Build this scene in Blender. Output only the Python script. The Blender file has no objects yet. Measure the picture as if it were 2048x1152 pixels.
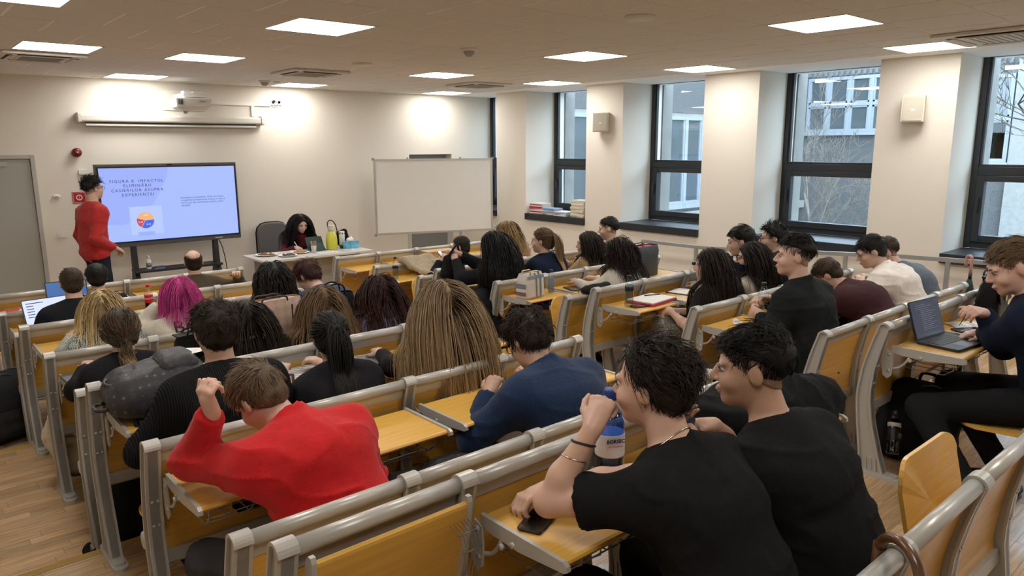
import bpy, math, random
import numpy as np
from mathutils import Matrix, Vector
random.seed(7); np.random.seed(7)
SC = bpy.context.scene
COL = SC.collection
PI = math.pi
# ------------------------------------------------------------------ camera, world, exposure
CAMZ = 2.12
cam_d = bpy.data.cameras.new('camera'); cam = bpy.data.objects.new('camera', cam_d); COL.objects.link(cam)
cam_d.sensor_width = 36; cam_d.lens = 36*1457.6/2048; cam_d.clip_start = .05; cam_d.clip_end = 200
_yaw, _pit, _rol = math.radians(41.054), math.radians(11.02), math.radians(-.27)
_f = Vector((math.sin(_yaw)*math.cos(_pit), math.cos(_yaw)*math.cos(_pit), -math.sin(_pit)))
_r = Vector((math.cos(_yaw), -math.sin(_yaw), 0)); _u = _r.cross(_f)
_r2 = _r*math.cos(_rol)+_u*math.sin(_rol); _u2 = -_r*math.sin(_rol)+_u*math.cos(_rol)
M = Matrix((_r2, _u2, -_f)).transposed().to_4x4(); M.translation = Vector((0, 0, CAMZ)); cam.matrix_world = M
SC.camera = cam
W = bpy.data.worlds.new('world'); SC.world = W; W.use_nodes = True
W.node_tree.nodes['Background'].inputs[0].default_value = (.66, .82, 1.0, 1)
W.node_tree.nodes['Background'].inputs[1].default_value = 9.5
SC.view_settings.view_transform = 'Standard'; SC.view_settings.look = 'None'
SC.view_settings.exposure = 0.25; SC.view_settings.gamma = 1; SC.view_settings.use_curve_mapping = False
LED = 15.5            # radiance of the ceiling panels
SC.cycles.max_bounces = 7; SC.cycles.diffuse_bounces = 4; SC.cycles.glossy_bounces = 3
SC.cycles.transparent_max_bounces = 12; SC.cycles.caustics_reflective = False; SC.cycles.caustics_refractive = False
SC.cycles.sample_clamp_indirect = 6; SC.cycles.use_adaptive_sampling = True; SC.cycles.adaptive_threshold = .04; SC.cycles.adaptive_min_samples = 12; SC.cycles.use_denoising = True

# ------------------------------------------------------------------ materials
MATS = {}
def mat(name, col=(.5, .5, .5), rough=.6, metal=0, bump=0, bscale=40, var=0, vscale=8, emit=None, es=1, alpha=None,
        sheen=0, coat=0, trans=0, ior=1.45, stretch=None, spec=None):
    if name in MATS: return MATS[name]
    m = bpy.data.materials.new(name); m.use_nodes = True; nt = m.node_tree; b = nt.nodes['Principled BSDF']
    b.inputs['Base Color'].default_value = (*col, 1); b.inputs['Roughness'].default_value = rough; b.inputs['Metallic'].default_value = metal
    if spec is not None: b.inputs['Specular IOR Level'].default_value = spec
    if sheen: b.inputs['Sheen Weight'].default_value = sheen; b.inputs['Sheen Roughness'].default_value = .5
    if coat: b.inputs['Coat Weight'].default_value = coat; b.inputs['Coat Roughness'].default_value = .15
    if trans: b.inputs['Transmission Weight'].default_value = trans; b.inputs['IOR'].default_value = ior
    if emit: b.inputs['Emission Color'].default_value = (*emit, 1); b.inputs['Emission Strength'].default_value = es
    if bump or var:
        tc = nt.nodes.new('ShaderNodeTexCoord'); mp = nt.nodes.new('ShaderNodeMapping'); nt.links.new(tc.outputs['Object'], mp.inputs[0])
        if stretch: mp.inputs['Scale'].default_value = stretch
    if bump:
        n = nt.nodes.new('ShaderNodeTexNoise'); n.inputs['Scale'].default_value = bscale; n.inputs['Detail'].default_value = 4
        nt.links.new(mp.outputs[0], n.inputs['Vector'])
        bp = nt.nodes.new('ShaderNodeBump'); bp.inputs['Strength'].default_value = bump; bp.inputs['Distance'].default_value = .01
        nt.links.new(n.outputs[0], bp.inputs['Height']); nt.links.new(bp.outputs[0], b.inputs['Normal'])
    if var:
        n2 = nt.nodes.new('ShaderNodeTexNoise'); n2.inputs['Scale'].default_value = vscale; n2.inputs['Detail'].default_value = 5
        nt.links.new(mp.outputs[0], n2.inputs['Vector'])
        cr = nt.nodes.new('ShaderNodeValToRGB'); cr.color_ramp.elements[0].position = .3; cr.color_ramp.elements[1].position = .7
        cr.color_ramp.elements[0].color = (*[c*(1-var) for c in col], 1); cr.color_ramp.elements[1].color = (*[min(1, c*(1+var)) for c in col], 1)
        nt.links.new(n2.outputs[0], cr.inputs[0]); nt.links.new(cr.outputs[0], b.inputs['Base Color'])
    MATS[name] = m; return m

def wood(name, c0, c1, scale=(1.2, 22, 22), rough=.35, rnd=0, coat=.2, spread=1.0):
    m = bpy.data.materials.new(name); m.use_nodes = True; nt = m.node_tree; b = nt.nodes['Principled BSDF']; N = nt.nodes.new; L = nt.links.new
    tc = N('ShaderNodeTexCoord'); mp = N('ShaderNodeMapping'); mp.inputs['Scale'].default_value = scale
    oi = N('ShaderNodeObjectInfo'); ge = N('ShaderNodeNewGeometry')
    ad = N('ShaderNodeMath'); ad.operation = 'ADD'; L(oi.outputs['Random'], ad.inputs[0]); L(ge.outputs['Random Per Island'], ad.inputs[1])
    ml = N('ShaderNodeMath'); ml.operation = 'MULTIPLY'; L(ad.outputs[0], ml.inputs[0]); ml.inputs[1].default_value = 37.0
    va = N('ShaderNodeVectorMath'); va.operation = 'ADD'; L(tc.outputs['Object'], va.inputs[0])
    cb = N('ShaderNodeCombineXYZ'); L(ml.outputs[0], cb.inputs[0]); L(ml.outputs[0], cb.inputs[1]); L(cb.outputs[0], va.inputs[1])
    L(va.outputs[0], mp.inputs[0])
    n = N('ShaderNodeTexNoise'); n.inputs['Scale'].default_value = 3; n.inputs['Detail'].default_value = 6; n.inputs['Distortion'].default_value = .6*spread
    L(mp.outputs[0], n.inputs['Vector'])
    cr = N('ShaderNodeValToRGB'); cr.color_ramp.elements[0].position = .35; cr.color_ramp.elements[1].position = .68
    cr.color_ramp.elements[0].color = (*c0, 1); cr.color_ramp.elements[1].color = (*c1, 1); L(n.outputs[0], cr.inputs[0])
    out = cr.outputs[0]
    if rnd:
        fr = N('ShaderNodeMath'); fr.operation = 'FRACT'; L(ml.outputs[0], fr.inputs[0])
        mr = N('ShaderNodeMapRange'); mr.inputs['To Min'].default_value = 1-rnd; mr.inputs['To Max'].default_value = 1+rnd; L(fr.outputs[0], mr.inputs['Value'])
        hs = N('ShaderNodeHueSaturation'); L(mr.outputs[0], hs.inputs['Value']); L(out, hs.inputs['Color']); out = hs.outputs[0]
    L(out, b.inputs['Base Color']); b.inputs['Roughness'].default_value = rough
    b.inputs['Coat Weight'].default_value = coat; b.inputs['Coat Roughness'].default_value = .25
    bp = N('ShaderNodeBump'); bp.inputs['Strength'].default_value = .05; bp.inputs['Distance'].default_value = .003
    L(n.outputs[0], bp.inputs['Height']); L(bp.outputs[0], b.inputs['Normal'])
    MATS[name] = m; return m

def glass(name, tint=(1, 1, 1), refl=1.0):
    m = bpy.data.materials.new(name); m.use_nodes = True; nt = m.node_tree; N = nt.nodes.new; L = nt.links.new
    nt.nodes.remove(nt.nodes['Principled BSDF']); o = nt.nodes['Material Output']
    t = N('ShaderNodeBsdfTransparent'); t.inputs[0].default_value = (*tint, 1); g = N('ShaderNodeBsdfGlossy'); g.inputs['Roughness'].default_value = .01
    lw = N('ShaderNodeLayerWeight'); pw = N('ShaderNodeMath'); pw.operation = 'POWER'; pw.inputs[1].default_value = 4.0; L(lw.outputs['Facing'], pw.inputs[0]); mx = N('ShaderNodeMixShader')
    mu = N('ShaderNodeMath'); mu.operation = 'MULTIPLY_ADD'; mu.inputs[1].default_value = .7*refl; mu.inputs[2].default_value = .045*refl; mu.use_clamp = True; L(pw.outputs[0], mu.inputs[0])
    L(mu.outputs[0], mx.inputs[0]); L(t.outputs[0], mx.inputs[1]); L(g.outputs[0], mx.inputs[2]); L(mx.outputs[0], o.inputs[0])
    MATS[name] = m; return m

WALL = mat('wall_paint', (.74, .70, .63), .85, bump=.02, bscale=90)
CEIL = mat('ceiling_tile_paint', (.72, .705, .68), .95, bump=.05, bscale=160, var=.03, vscale=60)
GRID = mat('ceiling_grid_paint', (.93, .92, .90), .8)
WHITE = mat('white_plastic', (.78, .76, .71), .5)
GREY = mat('bench_grey_metal', (.47, .46, .425), .33, metal=.15, coat=.15, bump=.015, bscale=220)
GREYD = mat('dark_strip_metal', (.20, .20, .19), .5, metal=.3)
WOOD = wood('bench_wood', (.64, .36, .065), (.74, .44, .09), scale=(1.0, 26, 26), rough=.36, rnd=.03, coat=.25)
WEDGE = mat('plywood_edge', (.55, .36, .18), .6)
PARQ = wood('oak_parquet', (.40, .25, .125), (.60, .41, .23), scale=(1.5, 20, 20), rough=.30, rnd=.20, coat=.25)
ANTH = mat('anthracite_frame', (.022, .026, .032), .42)
BLACK = mat('black_plastic', (.012, .012, .013), .4)
CHROME = mat('steel', (.6, .6, .6), .25, metal=1)

# ------------------------------------------------------------------ mesh helpers
def rotz(a): c, s = math.cos(a), math.sin(a); return np.array([[c, -s, 0], [s, c, 0], [0, 0, 1.]])
def rotx(a): c, s = math.cos(a), math.sin(a); return np.array([[1., 0, 0], [0, c, -s], [0, s, c]])
def roty(a): c, s = math.cos(a), math.sin(a); return np.array([[c, 0, s], [0, 1., 0], [-s, 0, c]])

class MB:
    """collects shapes into one mesh"""
    def __init__(s): s.v = []; s.f = []; s.n = 0; s.sm = []
    def add(s, v, f, smooth=False):
        v = np.asarray(v, float); s.v.append(v); k = s.n
        s.f += [tuple(int(i)+k for i in q) for q in f]; s.sm += [smooth]*len(f); s.n += len(v); return s
    def box(s, x0, x1, y0, y1, z0, z1, R=None, o=(0, 0, 0)):
        v = np.array([(x, y, z) for x in (x0, x1) for y in (y0, y1) for z in (z0, z1)], float)
        if R is not None: v = v@np.asarray(R).T
        return s.add(v+np.array(o), [(0, 1, 3, 2), (4, 6, 7, 5), (0, 4, 5, 1), (2, 3, 7, 6), (0, 2, 6, 4), (1, 5, 7, 3)])
    def rbox(s, x0, x1, y0, y1, z0, z1, r=.01, R=None, o=(0, 0, 0), seg=3, axis=2):
        """box with four rounded edges along axis"""
        lo = [x0, y0, z0]; hi = [x1, y1, z1]; a = [i for i in range(3) if i != axis]
        r = min(r, (hi[a[0]]-lo[a[0]])/2*.999, (hi[a[1]]-lo[a[1]])/2*.999); p = []
        for cx, cy, st in ((hi[a[0]]-r, hi[a[1]]-r, 0), (lo[a[0]]+r, hi[a[1]]-r, 1), (lo[a[0]]+r, lo[a[1]]+r, 2), (hi[a[0]]-r, lo[a[1]]+r, 3)):
            for k in range(seg+1):
                t = (st+k/seg)*PI/2; p.append((cx+r*math.cos(t), cy+r*math.sin(t)))
        n = len(p); v = np.zeros((2*n, 3))
        for j, z in enumerate((lo[axis], hi[axis])):
            for i, q in enumerate(p): v[j*n+i, a[0]] = q[0]; v[j*n+i, a[1]] = q[1]; v[j*n+i, axis] = z
        if R is not None: v = v@np.asarray(R).T
        f = [(i, (i+1) % n, n+(i+1) % n, n+i) for i in range(n)]+[tuple(range(n-1, -1, -1)), tuple(range(n, 2*n))]
        if axis == 1: f = [q[::-1] for q in f]
        return s.add(v+np.array(o), f)
    def prism(s, poly, x0, x1, R=None, o=(0, 0, 0)):
        """polygon in the y-z plane, extruded along x"""
        n = len(poly); v = np.array([(x0, y, z) for y, z in poly]+[(x1, y, z) for y, z in poly], float)
        if R is not None: v = v@np.asarray(R).T
        return s.add(v+np.array(o), [(i, (i+1) % n, n+(i+1) % n, n+i) for i in range(n)]+[tuple(range(n-1, -1, -1)), tuple(range(n, 2*n))])
    def tube(s, pts, r, seg=8, cap=True, flat=1.0, closed=False):
        P = np.array(pts, float); n = len(P); rr = np.broadcast_to(np.asarray(r, float), (n,))
        if closed: T = np.roll(P, -1, 0)-np.roll(P, 1, 0)
        else: T = np.gradient(P, axis=0)
        T /= np.linalg.norm(T, axis=1)[:, None]+1e-12
        up = np.array([0, 0, 1.]) if abs(T[0, 2]) < .9 else np.array([0, 1., 0])
        V = []
        for i in range(n):
            a = np.cross(T[i], up); a /= np.linalg.norm(a)+1e-12; b = np.cross(a, T[i]); up = b
            for k in range(seg):
                t = 2*PI*k/seg; V.append(P[i]+rr[i]*(math.cos(t)*a+flat*math.sin(t)*b))
        m = n if closed else n-1
        F = [(i*seg+k, i*seg+(k+1) % seg, ((i+1) % n)*seg+(k+1) % seg, ((i+1) % n)*seg+k) for i in range(m) for k in range(seg)]
        s.add(V, F, True)
        if cap and not closed:
            b = s.n-n*seg; s.f.append(tuple(b+i for i in range(seg-1, -1, -1))); s.f.append(tuple(b+(n-1)*seg+i for i in range(seg))); s.sm += [False]*2
        return s
    def lathe(s, prof, seg=20, o=(0, 0, 0), R=None, sx=1, sy=1):
        n = len(prof); V = []
        for r, z in prof:
            for k in range(seg): t = 2*PI*k/seg; V.append((r*math.cos(t)*sx, r*math.sin(t)*sy, z))
        V = np.array(V)
        if R is not None: V = V@np.asarray(R).T
        F = [(i*seg+k, i*seg+(k+1) % seg, (i+1)*seg+(k+1) % seg, (i+1)*seg+k) for i in range(n-1) for k in range(seg)]
        s.add(V+np.array(o), F, True); b = s.n-n*seg
        if prof[0][0] > 1e-4: s.f.append(tuple(b+i for i in range(seg-1, -1, -1))); s.sm.append(False)
        if prof[-1][0] > 1e-4: s.f.append(tuple(b+(n-1)*seg+i for i in range(seg))); s.sm.append(False)
        return s
    def ell(s, c, r, seg=14, rings=8, R=None):
        pr = [(math.sin(PI*i/rings), -math.cos(PI*i/rings)) for i in range(rings+1)]
        pr[0] = (0.001, -1); pr[-1] = (0.001, 1); V = []
        for a, z in pr:
            for k in range(seg): t = 2*PI*k/seg; V.append((a*math.cos(t)*r[0], a*math.sin(t)*r[1], z*r[2]))
        V = np.array(V)
        if R is not None: V = V@np.asarray(R).T
        return s.add(V+np.array(c), [(i*seg+k, i*seg+(k+1) % seg, (i+1)*seg+(k+1) % seg, (i+1)*seg+k) for i in range(rings) for k in range(seg)], True)
    def mesh(s, name, m):
        me = bpy.data.meshes.new(name); me.from_pydata(np.vstack(s.v).tolist(), [], s.f)
        me.polygons.foreach_set('use_smooth', s.sm); me.materials.append(m); me.validate(); me.update(); return me
    def build(s, name, m, parent=None, loc=(0, 0, 0), rz=0, bevel=0, label=None):
        return put(name, s.mesh(name, m), parent, loc, rz, bevel, label)

def put(name, me, parent=None, loc=(0, 0, 0), rz=0, bevel=0, label=None):
    o = bpy.data.objects.new(name, me); COL.objects.link(o); o.location = loc
    o.rotation_euler = rz if isinstance(rz, (tuple, list)) else (0, 0, rz)
    if parent is not None: o.parent = parent
    if bevel: b = o.modifiers.new('bevel', 'BEVEL'); b.width = bevel; b.segments = 2; b.limit_method = 'ANGLE'; b.angle_limit = .6
    if label: o['label'] = label
    return o
def tag(o, label=None, cat=None, group=None, kind=None):
    if label: o['label'] = label
    if cat: o['category'] = cat
    if group: o['group'] = group
    if kind: o['kind'] = kind
    return o
def thing(name, label, cat, loc=(0, 0, 0), rz=0, group=None):
    o = bpy.data.objects.new(name, None); o.empty_display_size = .1; COL.objects.link(o); o.location = loc
    o.rotation_euler = rz if isinstance(rz, (tuple, list)) else (0, 0, rz); return tag(o, label, cat, group)
def struct(o): o['kind'] = 'structure'; return o
def copy_tree(o, parent=None):
    c = o.copy(); COL.objects.link(c); c.parent = parent
    for ch in list(o.children): copy_tree(ch, c)
    return c
def spline(pts, n=8):
    """Catmull-Rom through pts"""
    P = np.array(pts, float); P = np.vstack([2*P[0]-P[1], P, 2*P[-1]-P[-2]]); out = []
    for i in range(1, len(P)-2):
        for k in range(n):
            t = k/n; a, b, c, d = P[i-1], P[i], P[i+1], P[i+2]
            out.append(.5*((2*b)+(-a+c)*t+(2*a-5*b+4*c-d)*t*t+(-a+3*b-3*c+d)*t**3))
    out.append(P[-2]); return np.array(out)
# ================================================================== THE SETTING
XL, XR, YB, YF, ZC = -1.3, 7.88, -2.6, 10.34, 2.967
STEP = [5.78, 3.745, 1.71, -.33]                       # step edges, front to back
TZ = [0, .107, .213, .32, .427]
def tier_z(y):
    return TZ[sum(1 for s in STEP if y < s)]
# floor slab with shallow steps
mb = MB(); ys = [YF+.2]+STEP+[YB-.2]; poly = [(YF+.2, -.25)]
for i in range(5): poly += [(ys[i], TZ[i]-.006), (ys[i+1], TZ[i]-.006)]
poly += [(YB-.2, -.25)]
mb.prism(poly, XL-.2, XR+.7); floor = struct(mb.build('floor', mat('floor_screed', (.09, .05, .025), .8)))
# oak strips: the nearest ones in open view are objects, the rest one mesh
rng = random.Random(3); cand = []; PW = .071
for t in range(5):
    y1 = ys[t] if t else YF; y0 = max(ys[t+1], YB); n = int((y1-y0)/PW)+1; w = (y1-y0)/n
    for i in range(n):
        x = XL-rng.random()*.5
        while x < XR:
            l = rng.uniform(.34, .62); a, b = max(x, XL), min(x+l, XR)
            if b-a > .02: cand.append((a, b, y0+i*w, y0+(i+1)*w, TZ[t]))
            x += l
def plank_score(c):
    x, y = (c[0]+c[1])/2, (c[2]+c[3])/2
    if -.75 < x < .85 and 1.72 < y < 6.5 and x > y*.13-.62: return 100-y
    if 2.75 < x < 4.6 and .2 < y < 2.3: return 95-x-.5*abs(y-1.2)
    return -x*x-y*y
cand.sort(key=plank_score, reverse=True)
pm = {}
rest = MB()
for i, (a, b, c, d, z) in enumerate(cand):
    if i < 300:
        k = round((b-a)*50)
        if (k, round(d-c, 4)) not in pm:
            m_ = MB(); m_.box(-(k/100)+.0008, k/100-.0008, -(d-c)/2+.0006, (d-c)/2-.0006, -.006, 0); pm[(k, round(d-c, 4))] = m_.mesh('plank', PARQ)
        o = put('plank', pm[(k, round(d-c, 4))], floor, ((a+b)/2, (c+d)/2, z)); o.scale.x = (b-a)/(k/50)
    else: rest.box(a+.0008, b-.0008, c+.0006, d-.0006, z-.006, z)
rest.build('parquet_planks', PARQ, floor)['kind'] = 'stuff'
# yellow step nosings
YEL = mat('yellow_nosing', (.55, .36, .07), .5)
for i, s in enumerate(STEP[:3]):
    mb = MB(); mb.box(XL, XR, s-.004, s+.003, TZ[i], TZ[i+1]+.001)
    mb.box(XL, XR, s-.050, s, TZ[i+1], TZ[i+1]+.0025); o = struct(mb.build('trim_%d' % (i+1), mat('nosing_base', (.40, .27, .14), .5)))
    for k in range(4):
        m2 = MB(); m2.box(XL, XR, s-.044+k*.012, s-.0405+k*.012, TZ[i+1]+.0025, TZ[i+1]+.005); m2.build('nosing_ridge', YEL, o)

# ---- front wall with its two doors
D1 = (.50, 1.503, 2.045); D2 = (6.765, 7.635, 2.01)
mb = MB()
for x0, x1, z0, z1 in ((XL-.2, D1[0], 0, ZC+.1), (D1[0], D1[1], D1[2], ZC+.1), (D1[1], D2[0], 0, ZC+.1), (D2[0], D2[1], D2[2], ZC+.1), (D2[1], 8.9, 0, ZC+.1)):
    mb.box(x0, x1, YF, YF+.22, z0-.02, z1)
mb.box(D1[0]-.02, D1[1]+.02, YF+.16, YF+.22, -.02, D1[2]+.02); mb.box(D2[0]-.02, D2[1]+.02, YF+.218, YF+.26, -.02, D2[2]+.02)  # unseen backing added behind both doors to stop light leaking in
struct(mb.build('wall_front', WALL))
DG = mat('door_grey_laminate', (.36, .37, .335), .55); DF = mat('door_frame_paint', (.42, .415, .38), .5)
d = thing('door_1', 'plain grey door in a steel frame left of the speaker', None, (0, 0, 0)); d['kind'] = 'structure'
mb = MB(); fw = .047
mb.box(D1[0], D1[0]+fw, YF-.015, YF+.15, 0, D1[2]); mb.box(D1[1]-fw, D1[1], YF-.015, YF+.15, 0, D1[2]); mb.box(D1[0]+fw, D1[1]-fw, YF-.015, YF+.15, D1[2]-fw, D1[2])
mb.build('door_frame', DF, d, bevel=.004)
mb = MB(); mb.box(D1[0]+fw+.003, D1[1]-fw-.003, YF+.012, YF+.055, .006, D1[2]-fw-.003); mb.build('door_leaf', DG, d)
mb = MB(); mb.box(D1[1]-.48, D1[1]-.28, YF-.012, YF+.012, 1.915, 1.965); mb.build('door_closer', DF, d)
mb = MB(); mb.tube([(.60, YF+.012, 1.0), (.60, YF-.045, 1.0), (.72, YF-.05, 1.0)], .011, 8); mb.build('door_handle', CHROME, d)
d = thing('door_2', 'grey door set in a recess behind the whiteboard', None); d['kind'] = 'structure'
mb = MB(); mb.box(D2[0]+.002, D2[1]-.002, YF+.17, YF+.215, 0.004, D2[2]-.003); mb.build('door_leaf', mat('door_grey_dark', (.24, .25, .255), .5), d)
mb = MB(); mb.tube([(7.50, YF+.17, 1.0), (7.50, YF+.12, 1.0), (7.39, YF+.115, 1.0)], .011, 8); mb.build('door_handle', CHROME, d)
mb = MB(); mb.box(D1[1]+.002, D2[0]-.002, YF-.016, YF, 0, .07); struct(mb.build('baseboard_front', mat('baseboard_grey', (.42, .40, .36), .5)))
# ---- left and back walls
mb = MB(); mb.box(XL-.2, XL, YB-.2, YF, -.02, ZC+.1); struct(mb.build('wall_left', WALL))
mb = MB(); mb.box(XL-.2, XR+.9, YB-.2, YB, -.02, ZC+.1); struct(mb.build('wall_back', WALL))
# ---- right wall: piers, parapet, windows
PIER = [(8.70, 9.42), (6.72, 7.40), (4.68, 5.42), (2.60, 3.33), (.56, 1.29), (-1.48, -.75)]
XO = 8.74
mb = MB(); mb.box(XR, XO, YB-.2, YF, -.02, .965)
for a, b in PIER: mb.box(XR, XO, a, b, .965, ZC+.1)
mb.box(XR, XO, YB-.2, YB+.0, .965, ZC+.1)
struct(mb.build('wall_right', WALL))
CONC = mat('outside_concrete', (.19, .185, .175), .9, bump=.1, bscale=60, var=.1)
mb = MB()
for a, b in PIER: mb.box(XO, XO+.22, a-.02, b+.02, .7, 3.6)
mb.box(XO, XO+.22, YB, YF+.5, .0, .72); struct(mb.build('wall_outside', CONC))
GLS = glass('window_glass', (.93, .97, .97), .9)
SILL = mat('sill_anthracite', (.020, .024, .030), .38)
op = [(9.42, 10.34)]+[(PIER[i+1][1], PIER[i][0]) for i in range(5)]
XW = 8.50
for i, (a, b) in enumerate(op):
    w = thing('window_%d' % (i+1), 'anthracite framed window with a transom in the right wall', None, (XW, 0, 0)); w['kind'] = 'structure'
    z0, z1, zt = 1.065, ZC+.06, 1.85; F = .062
    mb = MB(); mb.box(0, .08, a, a+F, z0, z1); mb.box(0, .08, b-F, b, z0, z1); mb.box(0, .08, a+F, b-F, z0, z0+.06); mb.box(0, .08, a+F, b-F, z1-.05, z1)
    mb.box(0, .08, a+F, b-F, zt-.045, zt+.045); mb.build('window_frame', ANTH, w, bevel=.004)
    for nm, q0, q1 in (('lower_sash', z0+.06, zt-.045), ('upper_sash', zt+.045, z1-.05)):
        S = .075 if nm == 'lower_sash' else .022; x0 = -.016 if nm == 'lower_sash' else .01
        mb = MB(); c, e = a+F, b-F
        mb.box(x0, .06, c, c+S, q0, q1); mb.box(x0, .06, e-S, e, q0, q1); mb.box(x0, .06, c+S, e-S, q0, q0+S); mb.box(x0, .06, c+S, e-S, q1-S*.8, q1)
        sa = mb.build(nm, ANTH, w, bevel=.004)
        mb = MB(); mb.box(.030, .034, c+S, e-S, q0+S, q1-S*.8); mb.build('pane', GLS, sa)
        if nm == 'lower_sash':
            mb = MB(); yy = e-.035; mb.box(-.034, -.016, yy-.013, yy+.013, 1.52, 1.585); mb.rbox(-.052, -.036, yy-.009, yy+.009, 1.43, 1.565, .006, axis=0); mb.build('window_handle', mat('handle_dark', (.05, .052, .056), .35, metal=.5), sa)
    mb = MB(); mb.box(XR-.035-XW, 0.0, a+.004, b-.004, .967, 1.065); mb.build('window_sill', SILL, w, bevel=.005)
# ---- ceiling: backing with a light grid, single tiles, lamps
mb = MB(); mb.box(XL-.2, XR+.9, YB-.2, YF+.2, ZC+.0006, ZC+.2); ceiling = struct(mb.build('ceiling', GRID))
mb = MB(); mb.box(XL, XR+.62, 10.205, YF, ZC-.004, ZC+.0006); mb.box(7.545, XR+.62, YB, 10.205, ZC-.004, ZC+.0006); struct(mb.build('trim_4', GRID))
LIGHTS = [(.42, 2), (2.28, 2), (4.99, 2), (6.93, 2), (.42, 6), (2.28, 6), (5.05, 6), (6.93, 6), (1.05, 10), (2.28, 10), (5.07, 10), (6.93, 10), (2.28, 14), (4.37, 14), (6.90, 14),  # first entry is an unseen lamp added to brighten the left foreground
          (.2, -2), (2.6, -2), (5.05, -2), (6.93, -2)]
AC = [(3.97, 8.06, .68, 'between the projector and the middle lamps'), (1.34, 8.22, .68, 'beside the lamp near the door'), (6.57, 8.22, .68, 'near the front window'), (6.88, 1.95, .86, 'above the right pier at the window wall')]
ROW0 = 1.15                                            # row k spans ROW0+.6k
tm = {}; stuff_t = MB(); lamp_no = 0
LAMP = mat('led_diffuser', (.9, .9, .88), .5, emit=(1.0, .96, .90), es=LED)
lampframe = MB()
for q in ((-.299, .299, -.299, -.284), (-.299, .299, .284, .299), (-.299, -.284, -.284, .284), (.284, .299, -.284, .284)): lampframe.box(q[0], q[1], q[2], q[3], -.006, .0006)
lampframe = lampframe.mesh('lamp_frame', WHITE); lampdiff = MB().box(-.284, .284, -.284, .284, -.004, .0005).mesh('diffuser', LAMP)
lamp_lab = {(.42, 2): 'square ceiling lamp above the left aisle, unseen, added to brighten the left foreground', (2.28, 2): 'square ceiling lamp nearest overhead left', (4.99, 2): 'large square ceiling lamp before the right air vent', (6.93, 2): 'square ceiling lamp beside the right cassette vent at the window piers',
  (.42, 6): 'square ceiling lamp cut by the upper left picture corner', (2.28, 6): 'large square ceiling lamp at upper centre left', (5.05, 6): 'square ceiling lamp at centre right, second row', (6.93, 6): 'square ceiling lamp over the second window pier',
  (1.05, 10): 'square ceiling lamp beside the left cassette vent', (2.28, 10): 'square ceiling lamp above the projector, third row', (5.07, 10): 'square ceiling lamp behind the smoke detector, third row', (6.93, 10): 'square ceiling lamp nearest the speaker pier, third row',
  (2.28, 14): 'front row ceiling lamp left of the projector', (4.37, 14): 'front row ceiling lamp right of the projector socket', (6.90, 14): 'front row ceiling lamp at the window corner'}
for k in range(-6, 15):
    y0 = ROW0+.6*k; y1 = y0+.6; off = 2.28 if k % 2 == 0 else 2.58
    cuts = sorted((x, x+.6) for x, r in LIGHTS if r == k)
    for x, _ in cuts:
        lamp_no += 1; t = thing('ceiling_lamp', lamp_lab.get((x, k), 'square ceiling lamp behind the camera, '+{.2: 'nearest the left wall', 2.6: 'second from the left wall', 5.05: 'second from the windows', 6.93: 'nearest the windows'}.get(x, '')), 'ceiling lamp', (x+.3, y0+.3, ZC), 0, 'square LED ceiling panels')
        put('lamp_frame', lampframe, t); put('diffuser', lampdiff, t)
    ed = sorted({XL, 7.545, *[v for c in cuts for v in c], *[off+.6*j for j in range(-7, 10) if XL < off+.6*j < 7.545 and not any(c[0]-.001 < off+.6*j < c[1]+.001 for c in cuts)]})
    ed = [e for n_, e in enumerate(ed) if n_ == 0 or e-ed[n_-1] > .06 or any(abs(e-v) < 1e-6 for c in cuts for v in c) or e == 7.545]
    for a, b in zip(ed, ed[1:]):
        if any(abs(a-c[0]) < 1e-6 for c in cuts) or b-a < .03: continue
        if y0 > .55 and not (y0 < 3 and a < 1.4) :
            key = round(b-a, 2)
            if key not in tm:
                m_ = MB(); m_.box(-key/2+.011, key/2-.011, -.2972, .2972, -.0015, .0006); tm[key] = m_.mesh('ceiling_tile', CEIL)
            o = put('ceiling_tile', tm[key], ceiling, ((a+b)/2, (y0+y1)/2, ZC))
        else: stuff_t.box(a+.011, b-.011, y0+.0022, y1-.0022, ZC-.0015, ZC+.0006)
stuff_t.build('ceiling_tiles', CEIL, ceiling)['kind'] = 'stuff'
# air conditioning cassettes
for x, y, s, lb in AC:
    t = thing('ceiling_air_vent', 'white ceiling cassette air vent '+lb, 'air vent', (x, y, ZC), 0, 'ceiling air cassettes'); h = s/2
    VM = mat('vent_white', (.66, .63, .57), .55)
    mb = MB(); mb.rbox(-h, h, -h, h, -.028, -.003, .03); mb.build('panel', VM, t, bevel=.006)
    mb = MB(); mb.rbox(-h*.56, h*.56, -h*.56, h*.56, -.034, -.0285, .02); g = mb.build('intake_grille', VM, t)
    for j in range(9): MB().box(-h*.5, h*.5, -.008, .006, -.037, -.0345).build('louvre', mat('vent_grey', (.34, .33, .31), .6), g, (0, -h*.48+j*h*.12, 0))
    for a_ in range(4):
        MB().box(-h*.62, h*.62, h*.70, h*.84, -.0305, -.0285).build('air_slot', mat('slot_dark', (.02, .02, .022), .6), t, rz=a_*PI/2)
        MB().prism([(h*.71, -.031), (h*.79, -.040), (h*.80, -.038), (h*.72, -.0305)], -h*.6, h*.6).build('flap', VM, t, rz=a_*PI/2)
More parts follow.
